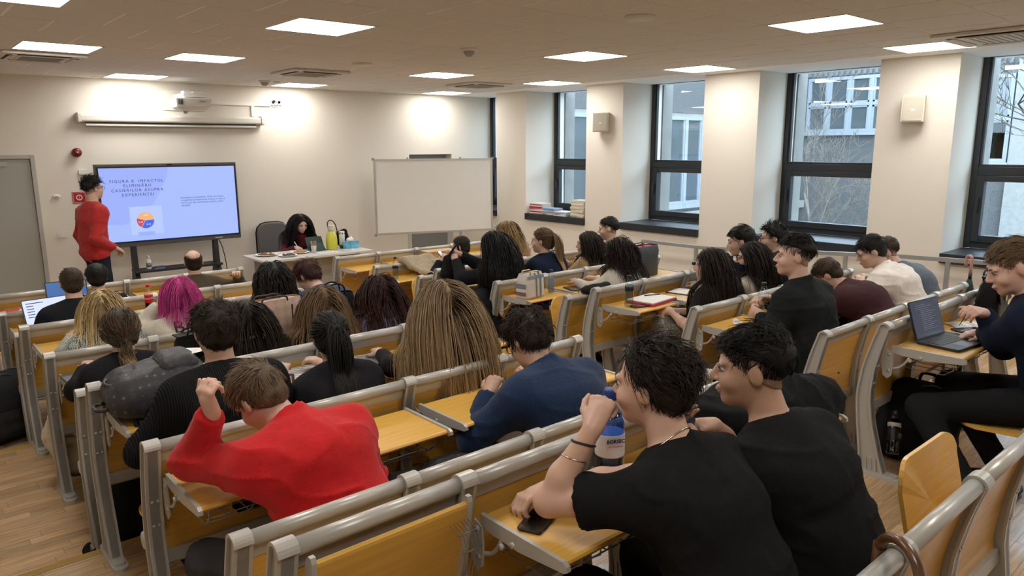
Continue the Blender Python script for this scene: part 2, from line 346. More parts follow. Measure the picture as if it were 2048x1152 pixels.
# detectors
def disc(x, y, r, hgt, label, nm='ceiling_detector'):
    t = thing(nm, label, 'detector', (x, y, ZC-.002)); mb = MB(); mb.lathe([(r, 0), (r, -.012), (r*.92, -hgt), (r*.5, -hgt-.004), (.001, -hgt-.005)], 24); mb.build('housing', WHITE, t); return t
disc(4.0, 6.94, .10, .022, 'round white ceiling speaker disc in the third tile row', 'ceiling_speaker'); disc(4.01, 3.29, .10, .022, 'round white ceiling speaker disc nearest the camera', 'ceiling_speaker')
for x, y, s, lb in ((4.136, 5.312, 1.0, 'white smoke detector with ribbed cone in the middle of the ceiling'), (4.012, 9.463, 1.0, 'small smoke detector cone near the projector wall')):
    t = disc(x, y, .075*s, .02, lb, 'smoke_detector'); mb = MB()
    mb.lathe([(.055, -.02), (.05, -.03), (.052, -.032), (.044, -.042), (.046, -.044), (.034, -.055), (.028, -.066), (.001, -.068)], 20); mb.build('sensor_cone', mat('detector_cone', (.42, .41, .38), .5), t)
disc(4.19, 9.5, .045, .015, 'tiny round sensor beside the front smoke detector')
# ---- outside: neighbouring wings, bare tree
ROUGH = mat('roughcast_grey', (.070, .070, .070), .95, bump=1.0, bscale=34, var=.45, vscale=42)
WFR = mat('white_window_frame', (.20, .215, .235), .5); OG = mat('outside_glass', (.055, .065, .07), .08, spec=.8)
CUR = mat('curtain_grey', (.10, .105, .105), .9)
RIB = mat('ribbed_concrete', (.115, .115, .115), .95, bump=.8, bscale=50, var=.3, vscale=50)
def facade_window(root, u0, u1, z0, z1, nu, zs):
    """white framed window on a facade; u runs along the local x axis, facing -y"""
    w = MB(); fr = .09; w.box(u0, u1, -.05, .1, z0, z0+fr); w.box(u0, u1, -.05, .1, z1-fr, z1)
    us = np.linspace(u0, u1, nu+1)
    for u in us: w.box(max(u0, u-fr*.55), min(u1, u+fr*.55), -.055, .1, z0, z1)
    for z in zs: w.box(u0, u1, -.052, .1, z-fr*.5, z+fr*.5)
    o = w.build('window', WFR, root)
    zz = [z0]+list(zs)+[z1]
    for i in range(nu):
        for j in range(len(zz)-1):
            a, b, c, e = us[i]+fr*.55, us[i+1]-fr*.55, zz[j]+fr*.5, zz[j+1]-fr*.5
            p = MB(); s_ = .05; p.box(a, b, -.035, .05, c, c+s_); p.box(a, b, -.035, .05, e-s_, e); p.box(a, a+s_, -.035, .05, c, e); p.box(b-s_, b, -.035, .05, c, e)
            q = p.build('casement', WFR, o); g = MB(); g.box(a+s_, b-s_, .0, .02, c+s_, e-s_); g.build('pane', OG, q)
            if (i*3+j) % 2 == 0:
                cu = MB(); m_ = a+(b-a)*(.35 if i % 2 else .7); cu.prism([(.0, 0), (.01, 0), (.01, e-c-.1), (0, e-c-.1)], a+s_, m_-.05, o=(0, .03, c+.05)); cu.build('curtain', CUR, q)
    sl = MB(); sl.box(u0-.05, u1+.05, -.16, .1, z0-.09, z0); sl.build('ledge', WFR, o)
# wing parallel to the window wall
w1 = thing('neighbour_building', 'grey roughcast building wing with white windows seen through the right windows', 'building', (22.0, 0, 0), -PI/2)
MB().box(-11.9, 14, 0, .4, -3, 2.40).build('wall', ROUGH, w1); MB().box(-11.9, 14, .02, .4, 2.40, 4.1).build('window_band_wall', RIB, w1); MB().box(-11.9, 14, 0, .4, 4.1, 6.6).build('upper_wall', RIB, w1)
rb = MB()
for i in range(86): rb.box(-11.4+i*.165, -11.4+i*.165+.082, -.06, 0, 4.12, 6.4)
o = rb.build('concrete_ribs', RIB, w1); o['kind'] = 'stuff'
facade_window(w1, -11.38, -8.2, 2.48, 4.08, 5, (3.28,)); facade_window(w1, -6.9, -5.95, 1.65, 3.86, 1, (2.75,)); facade_window(w1, -2.4, 1.4, 2.48, 4.08, 5, (3.28,))
MB().box(-5.9, -3.2, -.12, .4, -3, 6.6).build('concrete_panel', CONC, w1)
# wing at a right angle to it
w2 = thing('neighbour_wing', 'building wing with tall white windows seen through the middle windows', 'building', (9.05, 11.5, 0), 0)
MB().box(0, 12.94, 0, .4, 2.93, 5.6).build('wall', ROUGH, w2); MB().box(0, 12.94, .02, .4, -3, 2.93).build('lower_wall', CONC, w2); MB().box(.1, 2.55, -.10, .02, -3, 5.4).build('concrete_pilaster', CONC, w2)
facade_window(w2, 2.6, 12.6, .60, 2.84, 14, ()); MB().box(2.6, 12.9, -.25, .05, .2, .42).build('concrete_ledge', CONC, w2)
mb = MB()
for i in range(60): mb.box(2.6+i*.12, 2.615+i*.12, -.2, -.185, -.6, .2)
o = mb.build('balcony_rails', CONC, w2); o['kind'] = 'stuff'
# pale screen, added in place of the view through the first window
t = thing('standin_screen', 'pale blue stand-in screen added outside the first window', 'screen', (9.30, 10.75, 0)); MB().box(0, .06, -.6, .6, .3, 4.4).build('panel', mat('pale_screen', (.15, .19, .21), .6), t)
# bare trees
BARK = mat('bare_bark', (.11, .095, .08), .9, bump=.3, bscale=60)
def bare_tree(label, loc, seed, scale=1.0):
    rg = random.Random(seed); t = thing('bare_tree', label, 'tree', loc); trunk = MB(); br = MB()
    def grow(p, d, L, r, lev):
        n = 5 if lev < 3 else 3; pts = [p]; d = np.array(d, float)
        for i in range(n):
            d = d+np.array([rg.gauss(0, .13), rg.gauss(0, .13), rg.gauss(0.03, .10)]); d /= np.linalg.norm(d); pts.append(pts[-1]+d*L/n)
        (trunk if lev == 0 else br).tube(pts, np.linspace(r, r*.45, n+1), 6 if lev < 2 else 3)
        if lev < 4:
            for i in range(1 if n == 3 else 2, n+1):
                for _ in range(2):
                    a = rg.uniform(0, 2*PI); q = d+np.array([math.cos(a), math.sin(a), rg.uniform(-.1, .6)])*rg.uniform(.5, .9); q /= np.linalg.norm(q)
                    if rg.random() < .82: grow(pts[i], q, L*rg.uniform(.38, .62), max(r*.42, .004), lev+1)
    grow(np.zeros(3), (0, 0, 1), 3.6*scale, .05*scale, 0)
    trunk.build('trunk', BARK, t); o = br.build('branches', BARK, t); o['kind'] = 'stuff'
bare_tree('leafless tree with thin branches outside the rightmost window', (12.2, 2.6, -1.2), 5, 1.05)
bare_tree('leafless sapling outside the third window', (13.6, 6.6, -1.4), 11, .75)
MB().box(8.96, 40, -20, 30, -3.2, -3).build('courtyard_ground', mat('courtyard', (.2, .2, .19), .95))['kind'] = 'structure'
# ================================================================== LECTURE BENCHES
BL = .5525                                             # width of one place
_cz = np.array([0, .15, .3, .45, .6, .72, .80, .86]); _cy = np.array([-.02, .01, .042, .060, .046, .020, -.002, -.022])
_hz = np.array([0, .04, .1, .3, .5, .7, .86]); _hw = np.array([.075, .066, .056, .042, .038, .033, .029])
def yc(z): return float(np.interp(z, _cz, _cy))
def hw(z): return float(np.interp(z, _hz, _hw))
def make_leg():
    mb = MB(); zs = np.linspace(.015, .835, 15)
    fr = [(yc(z)+hw(z), z) for z in zs]; re_ = [(yc(z)-hw(z), z) for z in zs]
    top = [(-.018+.031*math.cos(t), .836+.031*math.sin(t)) for t in np.linspace(0, PI, 9)]
    mb.prism(fr+top[1:-1]+re_[::-1], -.017, .017)
    def strip(pts, th, w):
        P = np.array(pts); T = np.gradient(P, axis=0); T /= np.linalg.norm(T, axis=1)[:, None]; Nn = np.c_[T[:, 1], -T[:, 0]]
        a = P; b = P-Nn*th; n = len(P)
        V = [(-w, *q) for q in a]+[(w, *q) for q in a]+[(-w, *q) for q in b]+[(w, *q) for q in b]; F = []
        for i in range(n-1):
            F += [(i, n+i, n+i+1, i+1), (2*n+i, 2*n+i+1, 3*n+i+1, 3*n+i), (i, i+1, 2*n+i+1, 2*n+i), (n+i, 3*n+i, 3*n+i+1, n+i+1)]
        F += [(0, 2*n, 3*n, n), (n-1, 2*n-1, 4*n-1, 3*n-1)]
        mb.add(V, F, False)
    cap = [(-.018+.034*math.cos(t), .836+.034*math.sin(t)) for t in np.linspace(-.15, PI+.2, 13)]
    strip(fr+cap[1:-1]+re_[::-1], .010, .028)
    mb.rbox(-.033, .033, -.185, .130, 0, .020, .032); mb.rbox(-.026, .026, -.150, .100, .020, .030, .02)
    for s in (-1, 1):
        for k in range(4): mb.prism([(-.045+k*.026, .03), (-.033+k*.026, .03), (-.039+k*.026, .10)], s*.017, s*.024)
    for z in (.62, .52): mb.lathe([(.006, 0), (.006, .003), (.001, .004)], 8, o=(-.008, yc(z)-hw(z), z), R=rotx(PI/2)); mb.lathe([(.006, 0), (.006, .003), (.001, .004)], 8, o=(.012, yc(z)-hw(z), z), R=rotx(PI/2))
    return mb.mesh('leg', GREY)
def make_rail():
    mb = MB(); mb.tube([(x, -.018, .838) for x in (.024, BL/2, BL-.024)], .0235, 14)
    a, b = yc(.815), yc(.775); mb.prism([(a-.010, .818), (a+.010, .818), (b+.010, .772), (b-.010, .772)], .026, BL-.026)
    return mb.mesh('top_rail', GREY)
def make_panel():
    zs = np.linspace(.395, .79, 9); mb = MB()
    mb.prism([(yc(z)+.007, z) for z in zs]+[(yc(z)-.007, z) for z in zs[::-1]], .026, BL-.026); return mb.mesh('back_panel', WOOD)
def make_lower():
    mb = MB(); y = yc(.37); mb.prism([(y-.018, .400), (y+.018, .400), (y+.022, .350), (y+.012, .338), (y-.012, .338), (y-.022, .350)], .020, BL-.020); return mb.mesh('lower_rail', GREY)
def make_desk():
    mb = MB(); mb.prism([(-.050, .712), (-.372, .712), (-.381, .715), (-.385, .722), (-.381, .729), (-.372, .732), (-.050, .732)], .047, BL-.047); return mb.mesh('desk_top', WOOD)
def make_arm(s):
    mb = MB(); x0, x1 = (.033, .047) if s < 0 else (BL-.047, BL-.033)
    mb.prism([(-.045, .739), (-.385, .739), (-.402, .730), (-.405, .716), (-.392, .708), (-.215, .690), (-.10, .694), (-.045, .705)], x0, x1)
    q0, q1 = (.030, .036) if s < 0 else (BL-.036, BL-.030)
    mb.prism([(-.02, .715), (-.055, .70), (-.06, .64), (-.055, .575), (-.035, .555), (-.01, .57), (0, .64)], q0, q1)
    mb.tube(spline([(x0+.007, -.045, .61), (x0+.007, -.085, .625), (x0+.007, -.115, .655), (x0+.007, -.135, .69)], 4), .007, 6)
    for y, z in ((-.035, .69), (-.04, .60), (-.14, .675), (-.19, .70)): mb.lathe([(.010, -.008), (.010, .012), (.001, .013)], 8, o=(x0+.007, y, z), R=roty(s*PI/2))
    return mb.mesh('desk_arm', GREY)
def make_basket():
    mb = MB(); r = .0024
    for y, z in ((-.10, .622), (-.20, .618), (-.30, .628), (-.335, .66)): mb.tube([(.075, y, z), (BL-.075, y, z)], r, 5)
    for i in range(6):
        x = .085+i*(BL-.17)/5; mb.tube([(x, -.075, .705), (x, -.085, .632), (x, -.12, .620), (x, -.29, .622), (x, -.335, .655), (x, -.340, .702)], r, 5)
    return mb.mesh('wire_basket', mat('wire_grey', (.30, .30, .28), .4, metal=.5))
def make_seat():
    """seat plate in its own frame: hinge on the x axis, plate towards +y"""
    w, dpt, rc, th = BL/2-.035, .385, .09, .014; out = []
    for cx, cy, t0 in ((w-rc, dpt-rc, 0), (-w+rc, dpt-rc, PI/2)):
        for k in range(7): t = t0+k*PI/12; out.append((cx+rc*math.cos(t), cy+rc*math.sin(t)))
    out += [(-w, .0), (w, .0)]
    def zf(y): return -.028*math.sin(min(max(y/.36, 0), 1)*PI*.95)-max(0, y-.31)*.25
    n = len(out); V = [(x, y, zf(y)) for x, y in out]+[(x, y, zf(y)-th) for x, y in out]+[(0, .19, zf(.19)), (0, .19, zf(.19)-th)]
    F = [(i, (i+1) % n, 2*n) for i in range(n)]+[(n+(i+1) % n, n+i, 2*n+1) for i in range(n)]+[(i, n+i, n+(i+1) % n, (i+1) % n) for i in range(n)]
    return MB().add(V, F).mesh('seat', WOOD)
def make_bracket():
    mb = MB(); top = spline([(.05, .10), (.075, .20), (.105, .30), (.150, .395)], 5); bot = spline([(.0, .10), (.03, .22), (.06, .33), (.075, .43), (.12, .455)], 5)
    mb.prism([tuple(p) for p in top]+[(.165, .42), (.158, .45)]+[tuple(p) for p in bot[::-1]], -.015, .015)
    for s in (-1, 1): mb.lathe([(.036, 0), (.036, .010), (.030, .014), (.001, .015)], 16, o=(s*.014, .125, .42), R=roty(s*PI/2))
    return mb.mesh('seat_bracket', GREY)
def make_bar():
    mb = MB(); mb.box(.03, BL-.03, .105, .135, .395, .412); return mb.mesh('seat_bar', GREYD)
PM = dict(leg=make_leg(), rail=make_rail(), panel=make_panel(), lower=make_lower(), desk=make_desk(), arm0=make_arm(-1), arm1=make_arm(1), basket=make_basket(), seat=make_seat(), bracket=make_bracket(), bar=make_bar())
def bench(label, x0, y, desk, seat, used=(), folded=(), n=4):
    t = thing('lecture_bench', label, 'bench', (x0, y, tier_z(y)), 0, 'fixed lecture hall benches')
    for i in range(n+1):
        lg = put('leg', PM['leg'], t, (i*BL, 0, 0))
        if seat: put('seat_bracket', PM['bracket'], lg)
    for i in range(n):
        L = (i*BL, 0, 0)
        put('top_rail', PM['rail'], t, L); put('back_panel', PM['panel'], t, L); put('lower_rail', PM['lower'], t, L)
        if desk:
            if i in folded:      # leaf swung up, standing against the back
                d = put('desk_top', PM['desk'], t, (i*BL, -.60, .12), (math.radians(-76), 0, 0))
                d.location = (i*BL, .085-.72*math.sin(math.radians(76))-.075, .52-.72*math.cos(math.radians(76))-.075)
            else: d = put('desk_top', PM['desk'], t, L)
            put('desk_arm', PM['arm0'], d); put('desk_arm', PM['arm1'], d); bk = put('wire_basket', PM['basket'], d)
            if i in folded: bk.scale.x = .16; bk.location.x = .43
        if seat:
            put('seat_bar', PM['bar'], t, L)
            put('seat', PM['seat'], t, (i*BL+BL/2, .125, .425 if i in used else .43), (0 if i in used else math.radians(80), 0, 0))
    return t
BXL, BXR = .64, 3.985
ORD = ['front', 'second', 'third', 'fourth', 'fifth', 'sixth', 'seventh', 'eighth', 'ninth', 'tenth', 'eleventh']
rowsL = [(7.705, 1, 0, ()), (6.82, 1, 1, (1, 2)), (5.97, 0, 1, (0,)), (5.67, 1, 0, ()), (4.785, 1, 1, (0, 1, 2, 3)), (3.935, 0, 1, (0, 1, 2, 3)), (3.635, 1, 0, ()), (2.75, 1, 1, (0, 1, 2)), (1.90, 0, 1, (0, 1, 2)), (1.60, 1, 0, ()), (.61, 0, 1, (1, 2))]
rowsR = [(7.705, 1, 0, ()), (6.82, 1, 1, ()), (5.97, 0, 1, (1, 2)), (5.67, 1, 0, ()), (4.785, 1, 1, (0, 1, 2, 3)), (3.935, 0, 1, (1,)), (3.635, 1, 0, ()), (2.75, 1, 1, (0, 1, 2, 3)), (1.88, 0, 1, (0, 1, 2, 3)), (1.555, 1, 0, ())]
for side, x0, rows in (('left', BXL, rowsL), ('right', BXR, rowsR)):
    for i, (y, dk, st, us) in enumerate(rows):
        kind = 'wooden writing desk front' if not st else ('wooden bench back with desks and seats' if dk else 'wooden bench back with seats only')
        bench('%s, %s row of the %s block' % (kind, ORD[i], side), x0, y, dk, st, us, (0,) if side == 'left' and abs(y-1.6) < .01 else ())
bench('wooden bench back beside the navy suit, last row of the right block', BXR, .66, 0, 1, (0,))
# ================================================================== PEOPLE: smooth blended volumes -> one skin mesh, garments, hair
def nrm(v): v = np.asarray(v, float); return v/(np.linalg.norm(v)+1e-12)
class Field:
    def __init__(s, lo, hi, h):
        s.lo = np.asarray(lo, np.float32); s.h = h; s.n = np.maximum(4, np.ceil((np.asarray(hi)-s.lo)/h).astype(int)+1)
        s.d = np.full(tuple(s.n), .25, np.float32)
        s.ax = [s.lo[i]+np.arange(s.n[i], dtype=np.float32)*h for i in range(3)]
    def win(s, lo, hi):
        a = np.clip(np.floor((np.asarray(lo)-s.lo)/s.h).astype(int), 0, s.n-1); b = np.clip(np.ceil((np.asarray(hi)-s.lo)/s.h).astype(int)+1, 1, s.n)
        return tuple(slice(int(i), int(j)) for i, j in zip(a, b))
    def prim(s, p, grow=0.0):
        k = p.get('k', .02)
        if p['t'] == 'c':
            a, b = p['a'], p['b']; ra, rb = p['ra']+grow, p['rb']+grow; m = max(ra, rb)*max(1, p.get('wx', 1))+k+2*s.h+.01
            w = s.win(np.minimum(a, b)-m, np.maximum(a, b)+m)
        else: m = np.max(p['r'])+grow+k+2*s.h+.01; w = s.win(p['c']-m, p['c']+m)
        X = s.ax[0][w[0]][:, None, None]; Y = s.ax[1][w[1]][None, :, None]; Z = s.ax[2][w[2]][None, None, :]
        if X.size == 0 or Y.size == 0 or Z.size == 0: return
        if p['t'] == 'c':
            ba = b-a; L = float(ba@ba)+1e-9
            t = np.clip(((X-a[0])*ba[0]+(Y-a[1])*ba[1]+(Z-a[2])*ba[2])/np.float32(L), 0, 1)
            d = np.sqrt((X-a[0]-t*ba[0])**2+(Y-a[1]-t*ba[1])**2+(Z-a[2]-t*ba[2])**2)-(ra+(rb-ra)*t)
        else:
            R = p.get('R'); c = p['c']; r = np.asarray(p['r'])+grow
            x, y, z = X-c[0], Y-c[1], Z-c[2]
            if R is None: q = (x, y, z)
            else: q = tuple(x*R[0][i]+y*R[1][i]+z*R[2][i] for i in range(3))     # columns of R are the local axes
            k0 = np.sqrt((q[0]/r[0])**2+(q[1]/r[1])**2+(q[2]/r[2])**2); k1 = np.sqrt((q[0]/r[0]**2)**2+(q[1]/r[1]**2)**2+(q[2]/r[2]**2)**2)+1e-6
            d = k0*(k0-1)/k1
        for pt, nv in p.get('cut', ()):
            d = np.maximum(d, (X-pt[0])*nv[0]+(Y-pt[1])*nv[1]+(Z-pt[2])*nv[2])
        g = s.d[w]; d = d.astype(np.float32)
        if p.get('sub'):
            d = -d; hh = np.maximum(k-np.abs(g-d), 0)/k; s.d[w] = np.maximum(g, d)+hh*hh*k*.25
        else: hh = np.maximum(k-np.abs(g-d), 0)/k; s.d[w] = np.minimum(g, d)-hh*hh*k*.25
    def sample(s, P):
        q = (P-s.lo)/s.h; q = np.clip(q, 0, s.n-1.001); i = q.astype(int); f = (q-i).astype(np.float32); D = s.d; r = 0
        for a in (0, 1):
            for b in (0, 1):
                for c in (0, 1):
                    r = r+(f[:, 0] if a else 1-f[:, 0])*(f[:, 1] if b else 1-f[:, 1])*(f[:, 2] if c else 1-f[:, 2])*D[i[:, 0]+a, i[:, 1]+b, i[:, 2]+c]
        return r
    def grad(s, P):
        e = s.h; return np.stack([s.sample(P+np.eye(3)[i]*e)-s.sample(P-np.eye(3)[i]*e) for i in range(3)], 1)/(2*e)
    def nets(s):
        D = s.d; S = D < 0; nx, ny, nz = D.shape
        cnt = np.zeros((nx-1, ny-1, nz-1), np.int8); cor = [(a, b, c) for a in (0, 1) for b in (0, 1) for c in (0, 1)]
        for a, b, c in cor: cnt += S[a:nx-1+a, b:ny-1+b, c:nz-1+c]
        I = np.argwhere((cnt > 0) & (cnt < 8))
        if len(I) == 0: return np.zeros((0, 3)), np.zeros((0, 4), int)
        ids = np.full(cnt.shape, -1, np.int32); ids[I[:, 0], I[:, 1], I[:, 2]] = np.arange(len(I))
        V = np.stack([D[I[:, 0]+a, I[:, 1]+b, I[:, 2]+c] for a, b, c in cor], 1)
        acc = np.zeros((len(I), 3)); num = np.zeros(len(I)); C = np.array(cor, float)
        for u in range(8):
            for v in range(u+1, 8):
                if np.abs(C[u]-C[v]).sum() != 1: continue
                m = (V[:, u] < 0) != (V[:, v] < 0); t = V[:, u]/(V[:, u]-V[:, v]+1e-12)
                pt = C[u]+t[:, None]*(C[v]-C[u]); acc[m] += pt[m]; num[m] += 1
        P = s.lo+(I+acc/num[:, None])*s.h; Q = []
        for ax in range(3):
            o = [1 if i == ax else 0 for i in range(3)]
            A = S[:nx-o[0], :ny-o[1], :nz-o[2]]; B = S[o[0]:, o[1]:, o[2]:]
            E = np.argwhere(A != B); u, v = [i for i in range(3) if i != ax]
            E = E[(E[:, u] > 0) & (E[:, v] > 0) & (E[:, u] < D.shape[u]-1) & (E[:, v] < D.shape[v]-1)]
            eu = np.zeros(3, int); eu[u] = 1; ev = np.zeros(3, int); ev[v] = 1
            q = [ids[tuple((E-x).T)] for x in (eu+ev, ev, 0*eu, eu)]
            q = np.stack(q, 1); fl = A[tuple(E.T)]
            if ax == 1: fl = ~fl
            q[~fl] = q[~fl][:, ::-1]; Q.append(q)
        return P, np.vstack(Q)

_lat = np.random.RandomState(5).rand(16, 16, 16).astype(np.float32)*2-1
def vnoise(P, sc):
    q = P*np.asarray(sc); i = np.floor(q).astype(int); f = q-i; f = f*f*(3-2*f); r = 0
    for a in (0, 1):
        for b in (0, 1):
            for c in (0, 1):
                r = r+(f[:, 0] if a else 1-f[:, 0])*(f[:, 1] if b else 1-f[:, 1])*(f[:, 2] if c else 1-f[:, 2])*_lat[(i[:, 0]+a) % 16, (i[:, 1]+b) % 16, (i[:, 2]+c) % 16]
    return r

def mesh_np(name, V, Q, m, attrs=None, smooth=True):
    """V (n,3), Q (m,k) with -1 padding allowed in the last column (triangles)"""
    me = bpy.data.meshes.new(name); Q = np.asarray(Q)
    cntv = (Q >= 0).sum(1); loops = Q[Q >= 0]
    me.vertices.add(len(V)); me.vertices.foreach_set('co', np.asarray(V, np.float32).ravel())
    me.loops.add(len(loops)); me.loops.foreach_set('vertex_index', loops.astype(np.int32))
    me.polygons.add(len(Q)); st = np.zeros(len(Q), np.int32); st[1:] = np.cumsum(cntv)[:-1]
    me.polygons.foreach_set('loop_start', st)
    me.update(calc_edges=True); me.polygons.foreach_set('use_smooth', np.full(len(Q), smooth)); me.materials.append(m)
    for k, a in (attrs or {}).items():
        at = me.attributes.new(k, 'FLOAT', 'POINT'); at.data.foreach_set('value', np.asarray(a, np.float32))
    me.update(); return me

def coarsen(V, Q, hidden, cell):
    """merge vertices that clothes cover into coarse cells; the skin stays one surface"""
    key = np.floor(V/cell).astype(np.int64)+1000; k = key[:, 0]*4000000+key[:, 1]*2000+key[:, 2]
    mp = np.arange(len(V)); hi = np.where(hidden)[0]
    if len(hi) == 0: return V, Q
    u, inv = np.unique(k[hi], return_inverse=True); n = len(u)
    cen = np.stack([np.bincount(inv, V[hi, i], n)/np.bincount(inv, minlength=n) for i in range(3)], 1)
    V2 = np.vstack([V, cen]); mp[hi] = len(V)+inv; F = mp[Q]
    T = np.vstack([F[:, [0, 1, 2]], F[:, [0, 2, 3]]])
    T = T[(T[:, 0] != T[:, 1]) & (T[:, 1] != T[:, 2]) & (T[:, 0] != T[:, 2])]
    srt = np.sort(T, 1); _, ui = np.unique(srt[:, 0]*10**12+srt[:, 1]*10**6+srt[:, 2], return_index=True); T = T[ui]
    used, inv2 = np.unique(T, return_inverse=True); return V2[used], inv2.reshape(T.shape)

def ik(a, t, l1, l2, pole):
    d = t-a; L = np.linalg.norm(d); mx = (l1+l2)*.998
    if L > mx: t = a+d*mx/L; d = t-a; L = mx
    L = max(L, abs(l1-l2)+.02); u = nrm(d); x = (l1*l1-l2*l2+L*L)/(2*L); hgt = math.sqrt(max(l1*l1-x*x, 0))
    p = np.asarray(pole, float); p = nrm(p-u*(p@u)); return a+u*x+p*hgt, t

def cone(a, b, ra, rb, k=.02, cut=()): return dict(t='c', a=np.asarray(a, float), b=np.asarray(b, float), ra=ra, rb=rb, k=k, cut=cut)
def elip(c, r, R=None, k=.015, sub=False): return dict(t='e', c=np.asarray(c, float), r=r, R=R, k=k, sub=sub)

SKINS = {}
def skin_mat(c):
    if c not in SKINS:
        m = mat('skin_%d' % len(SKINS), c, .48, bump=.04, bscale=220, var=.06, vscale=18); b = m.node_tree.nodes['Principled BSDF']
        b.inputs['Subsurface Weight'].default_value = .12; b.inputs['Subsurface Radius'].default_value = (.8, .3, .15); b.inputs['Subsurface Scale'].default_value = .006
        SKINS[c] = m
    return SKINS[c]
def cloth(name, col, kind='plain'):
    if name in MATS: return MATS[name]
    m = mat(name, col, .9, bump=.25, bscale={'plain': 60, 'knit': 30, 'leather': 90}.get(kind, 60), var=.10, vscale=14, sheen=0 if kind == 'leather' or max(col) < .06 else .12, spec=.12)
    nt = m.node_tree; b = nt.nodes['Principled BSDF']; N = nt.nodes.new; L = nt.links.new
    if kind == 'leather': b.inputs['Roughness'].default_value = .45
    if kind == 'tweed':
        tc = N('ShaderNodeTexCoord'); w = N('ShaderNodeTexNoise'); w.inputs['Scale'].default_value = 150; w.inputs['Detail'].default_value = 1
        ch = N('ShaderNodeTexChecker'); ch.inputs['Scale'].default_value = 95; L(tc.outputs['Object'], ch.inputs['Vector'])
        L(tc.outputs['Object'], w.inputs['Vector']); cr = N('ShaderNodeValToRGB'); e = cr.color_ramp.elements
        e[0].position = .38; e[0].color = (.06, .10, .11, 1); e[1].position = .62; e[1].color = (.50, .53, .47, 1)
        mx = N('ShaderNodeMix'); mx.data_type = 'FLOAT'; mx.inputs[0].default_value = .3; L(w.outputs[0], mx.inputs[2]); L(ch.outputs['Fac'], mx.inputs[3]); L(mx.outputs[0], cr.inputs[0]); L(cr.outputs[0], b.inputs['Base Color'])
    if kind == 'ribs':
        tc = N('ShaderNodeTexCoord'); w = N('ShaderNodeTexWave'); w.inputs['Scale'].default_value = 36; w.bands_direction = 'X'; L(tc.outputs['Object'], w.inputs['Vector'])
        bp = N('ShaderNodeBump'); bp.inputs['Strength'].default_value = .7; bp.inputs['Distance'].default_value = .006; L(w.outputs['Fac'], bp.inputs['Height']); L(bp.outputs[0], b.inputs['Normal'])
        cr = N('ShaderNodeValToRGB'); cr.color_ramp.elements[0].color = (*[c*.6 for c in col], 1); cr.color_ramp.elements[1].color = (*[c*1.5 for c in col], 1); L(w.outputs['Fac'], cr.inputs[0]); L(cr.outputs[0], b.inputs['Base Color'])
    if kind in ('floral', 'sequin', 'speck'):
        tc = N('ShaderNodeTexCoord'); v = N('ShaderNodeTexVoronoi'); v.inputs['Scale'].default_value = {'floral': 30, 'sequin': 95, 'speck': 160}[kind]; L(tc.outputs['Object'], v.inputs['Vector'])
        cr = N('ShaderNodeValToRGB'); e = cr.color_ramp.elements; e[0].position = {'floral': .30, 'sequin': .22, 'speck': .2}[kind]; e[1].position = e[0].position+.06
        e[0].color = (.55, .53, .46, 1) if kind != 'speck' else (*[c*.35 for c in col], 1); e[1].color = (*col, 1); L(v.outputs['Distance'], cr.inputs[0]); L(cr.outputs[0], b.inputs['Base Color'])
        if kind == 'sequin': b.inputs['Metallic'].default_value = .3; b.inputs['Roughness'].default_value = .4
    return m
HAIRM = {}
def hair_mat(root, tip, var=.35, rough=.58):
    key = (root, tip, var)
    if key in HAIRM: return HAIRM[key]
    m = bpy.data.materials.new('hair_%d' % len(HAIRM)); m.use_nodes = True; nt = m.node_tree; b = nt.nodes['Principled BSDF']; N = nt.nodes.new; L = nt.links.new
    a = N('ShaderNodeAttribute'); a.attribute_name = 'st'; r = N('ShaderNodeAttribute'); r.attribute_name = 'sr'
    mx = N('ShaderNodeMix'); mx.data_type = 'RGBA'; mx.inputs[6].default_value = (*root, 1); mx.inputs[7].default_value = (*tip, 1); L(a.outputs['Fac'], mx.inputs[0])
    mr = N('ShaderNodeMapRange'); mr.inputs['To Min'].default_value = 1-var; mr.inputs['To Max'].default_value = 1+var*1.3; L(r.outputs['Fac'], mr.inputs['Value'])
    hs = N('ShaderNodeHueSaturation'); L(mr.outputs[0], hs.inputs['Value']); L(mx.outputs[2], hs.inputs['Color']); L(hs.outputs[0], b.inputs['Base Color'])
    b.inputs['Roughness'].default_value = rough; b.inputs['Specular IOR Level'].default_value = .28
    HAIRM[key] = m; return m

def strands(P, w, taper=.35):
    """P (N,M,3) -> triangular tubes"""
    N, M_, _ = P.shape; T = np.gradient(P, axis=1); T /= np.linalg.norm(T, axis=2, keepdims=True)+1e-9
    rv = np.random.randn(N, 1, 3); A = np.cross(T, rv); A /= np.linalg.norm(A, axis=2, keepdims=True)+1e-9; B = np.cross(T, A)
    rad = (np.asarray(w).reshape(-1, 1)*np.linspace(1, taper, M_)[None, :])[:, :, None]
    ring = [P+rad*(math.cos(t)*A+math.sin(t)*B) for t in (0, 2*PI/3, 4*PI/3)]
    V = np.stack(ring, 2).reshape(-1, 3); base = (np.arange(N)[:, None]*M_+np.arange(M_-1)[None, :]).ravel()*3
    Q = np.concatenate([np.stack([base+k, base+(k+1) % 3, base+3+(k+1) % 3, base+3+k], 1) for k in range(3)])
    sr = np.repeat(np.random.rand(N), M_*3); st = np.tile(np.repeat(np.linspace(0, 1, M_), 3), N)
    return V, Q, sr, st

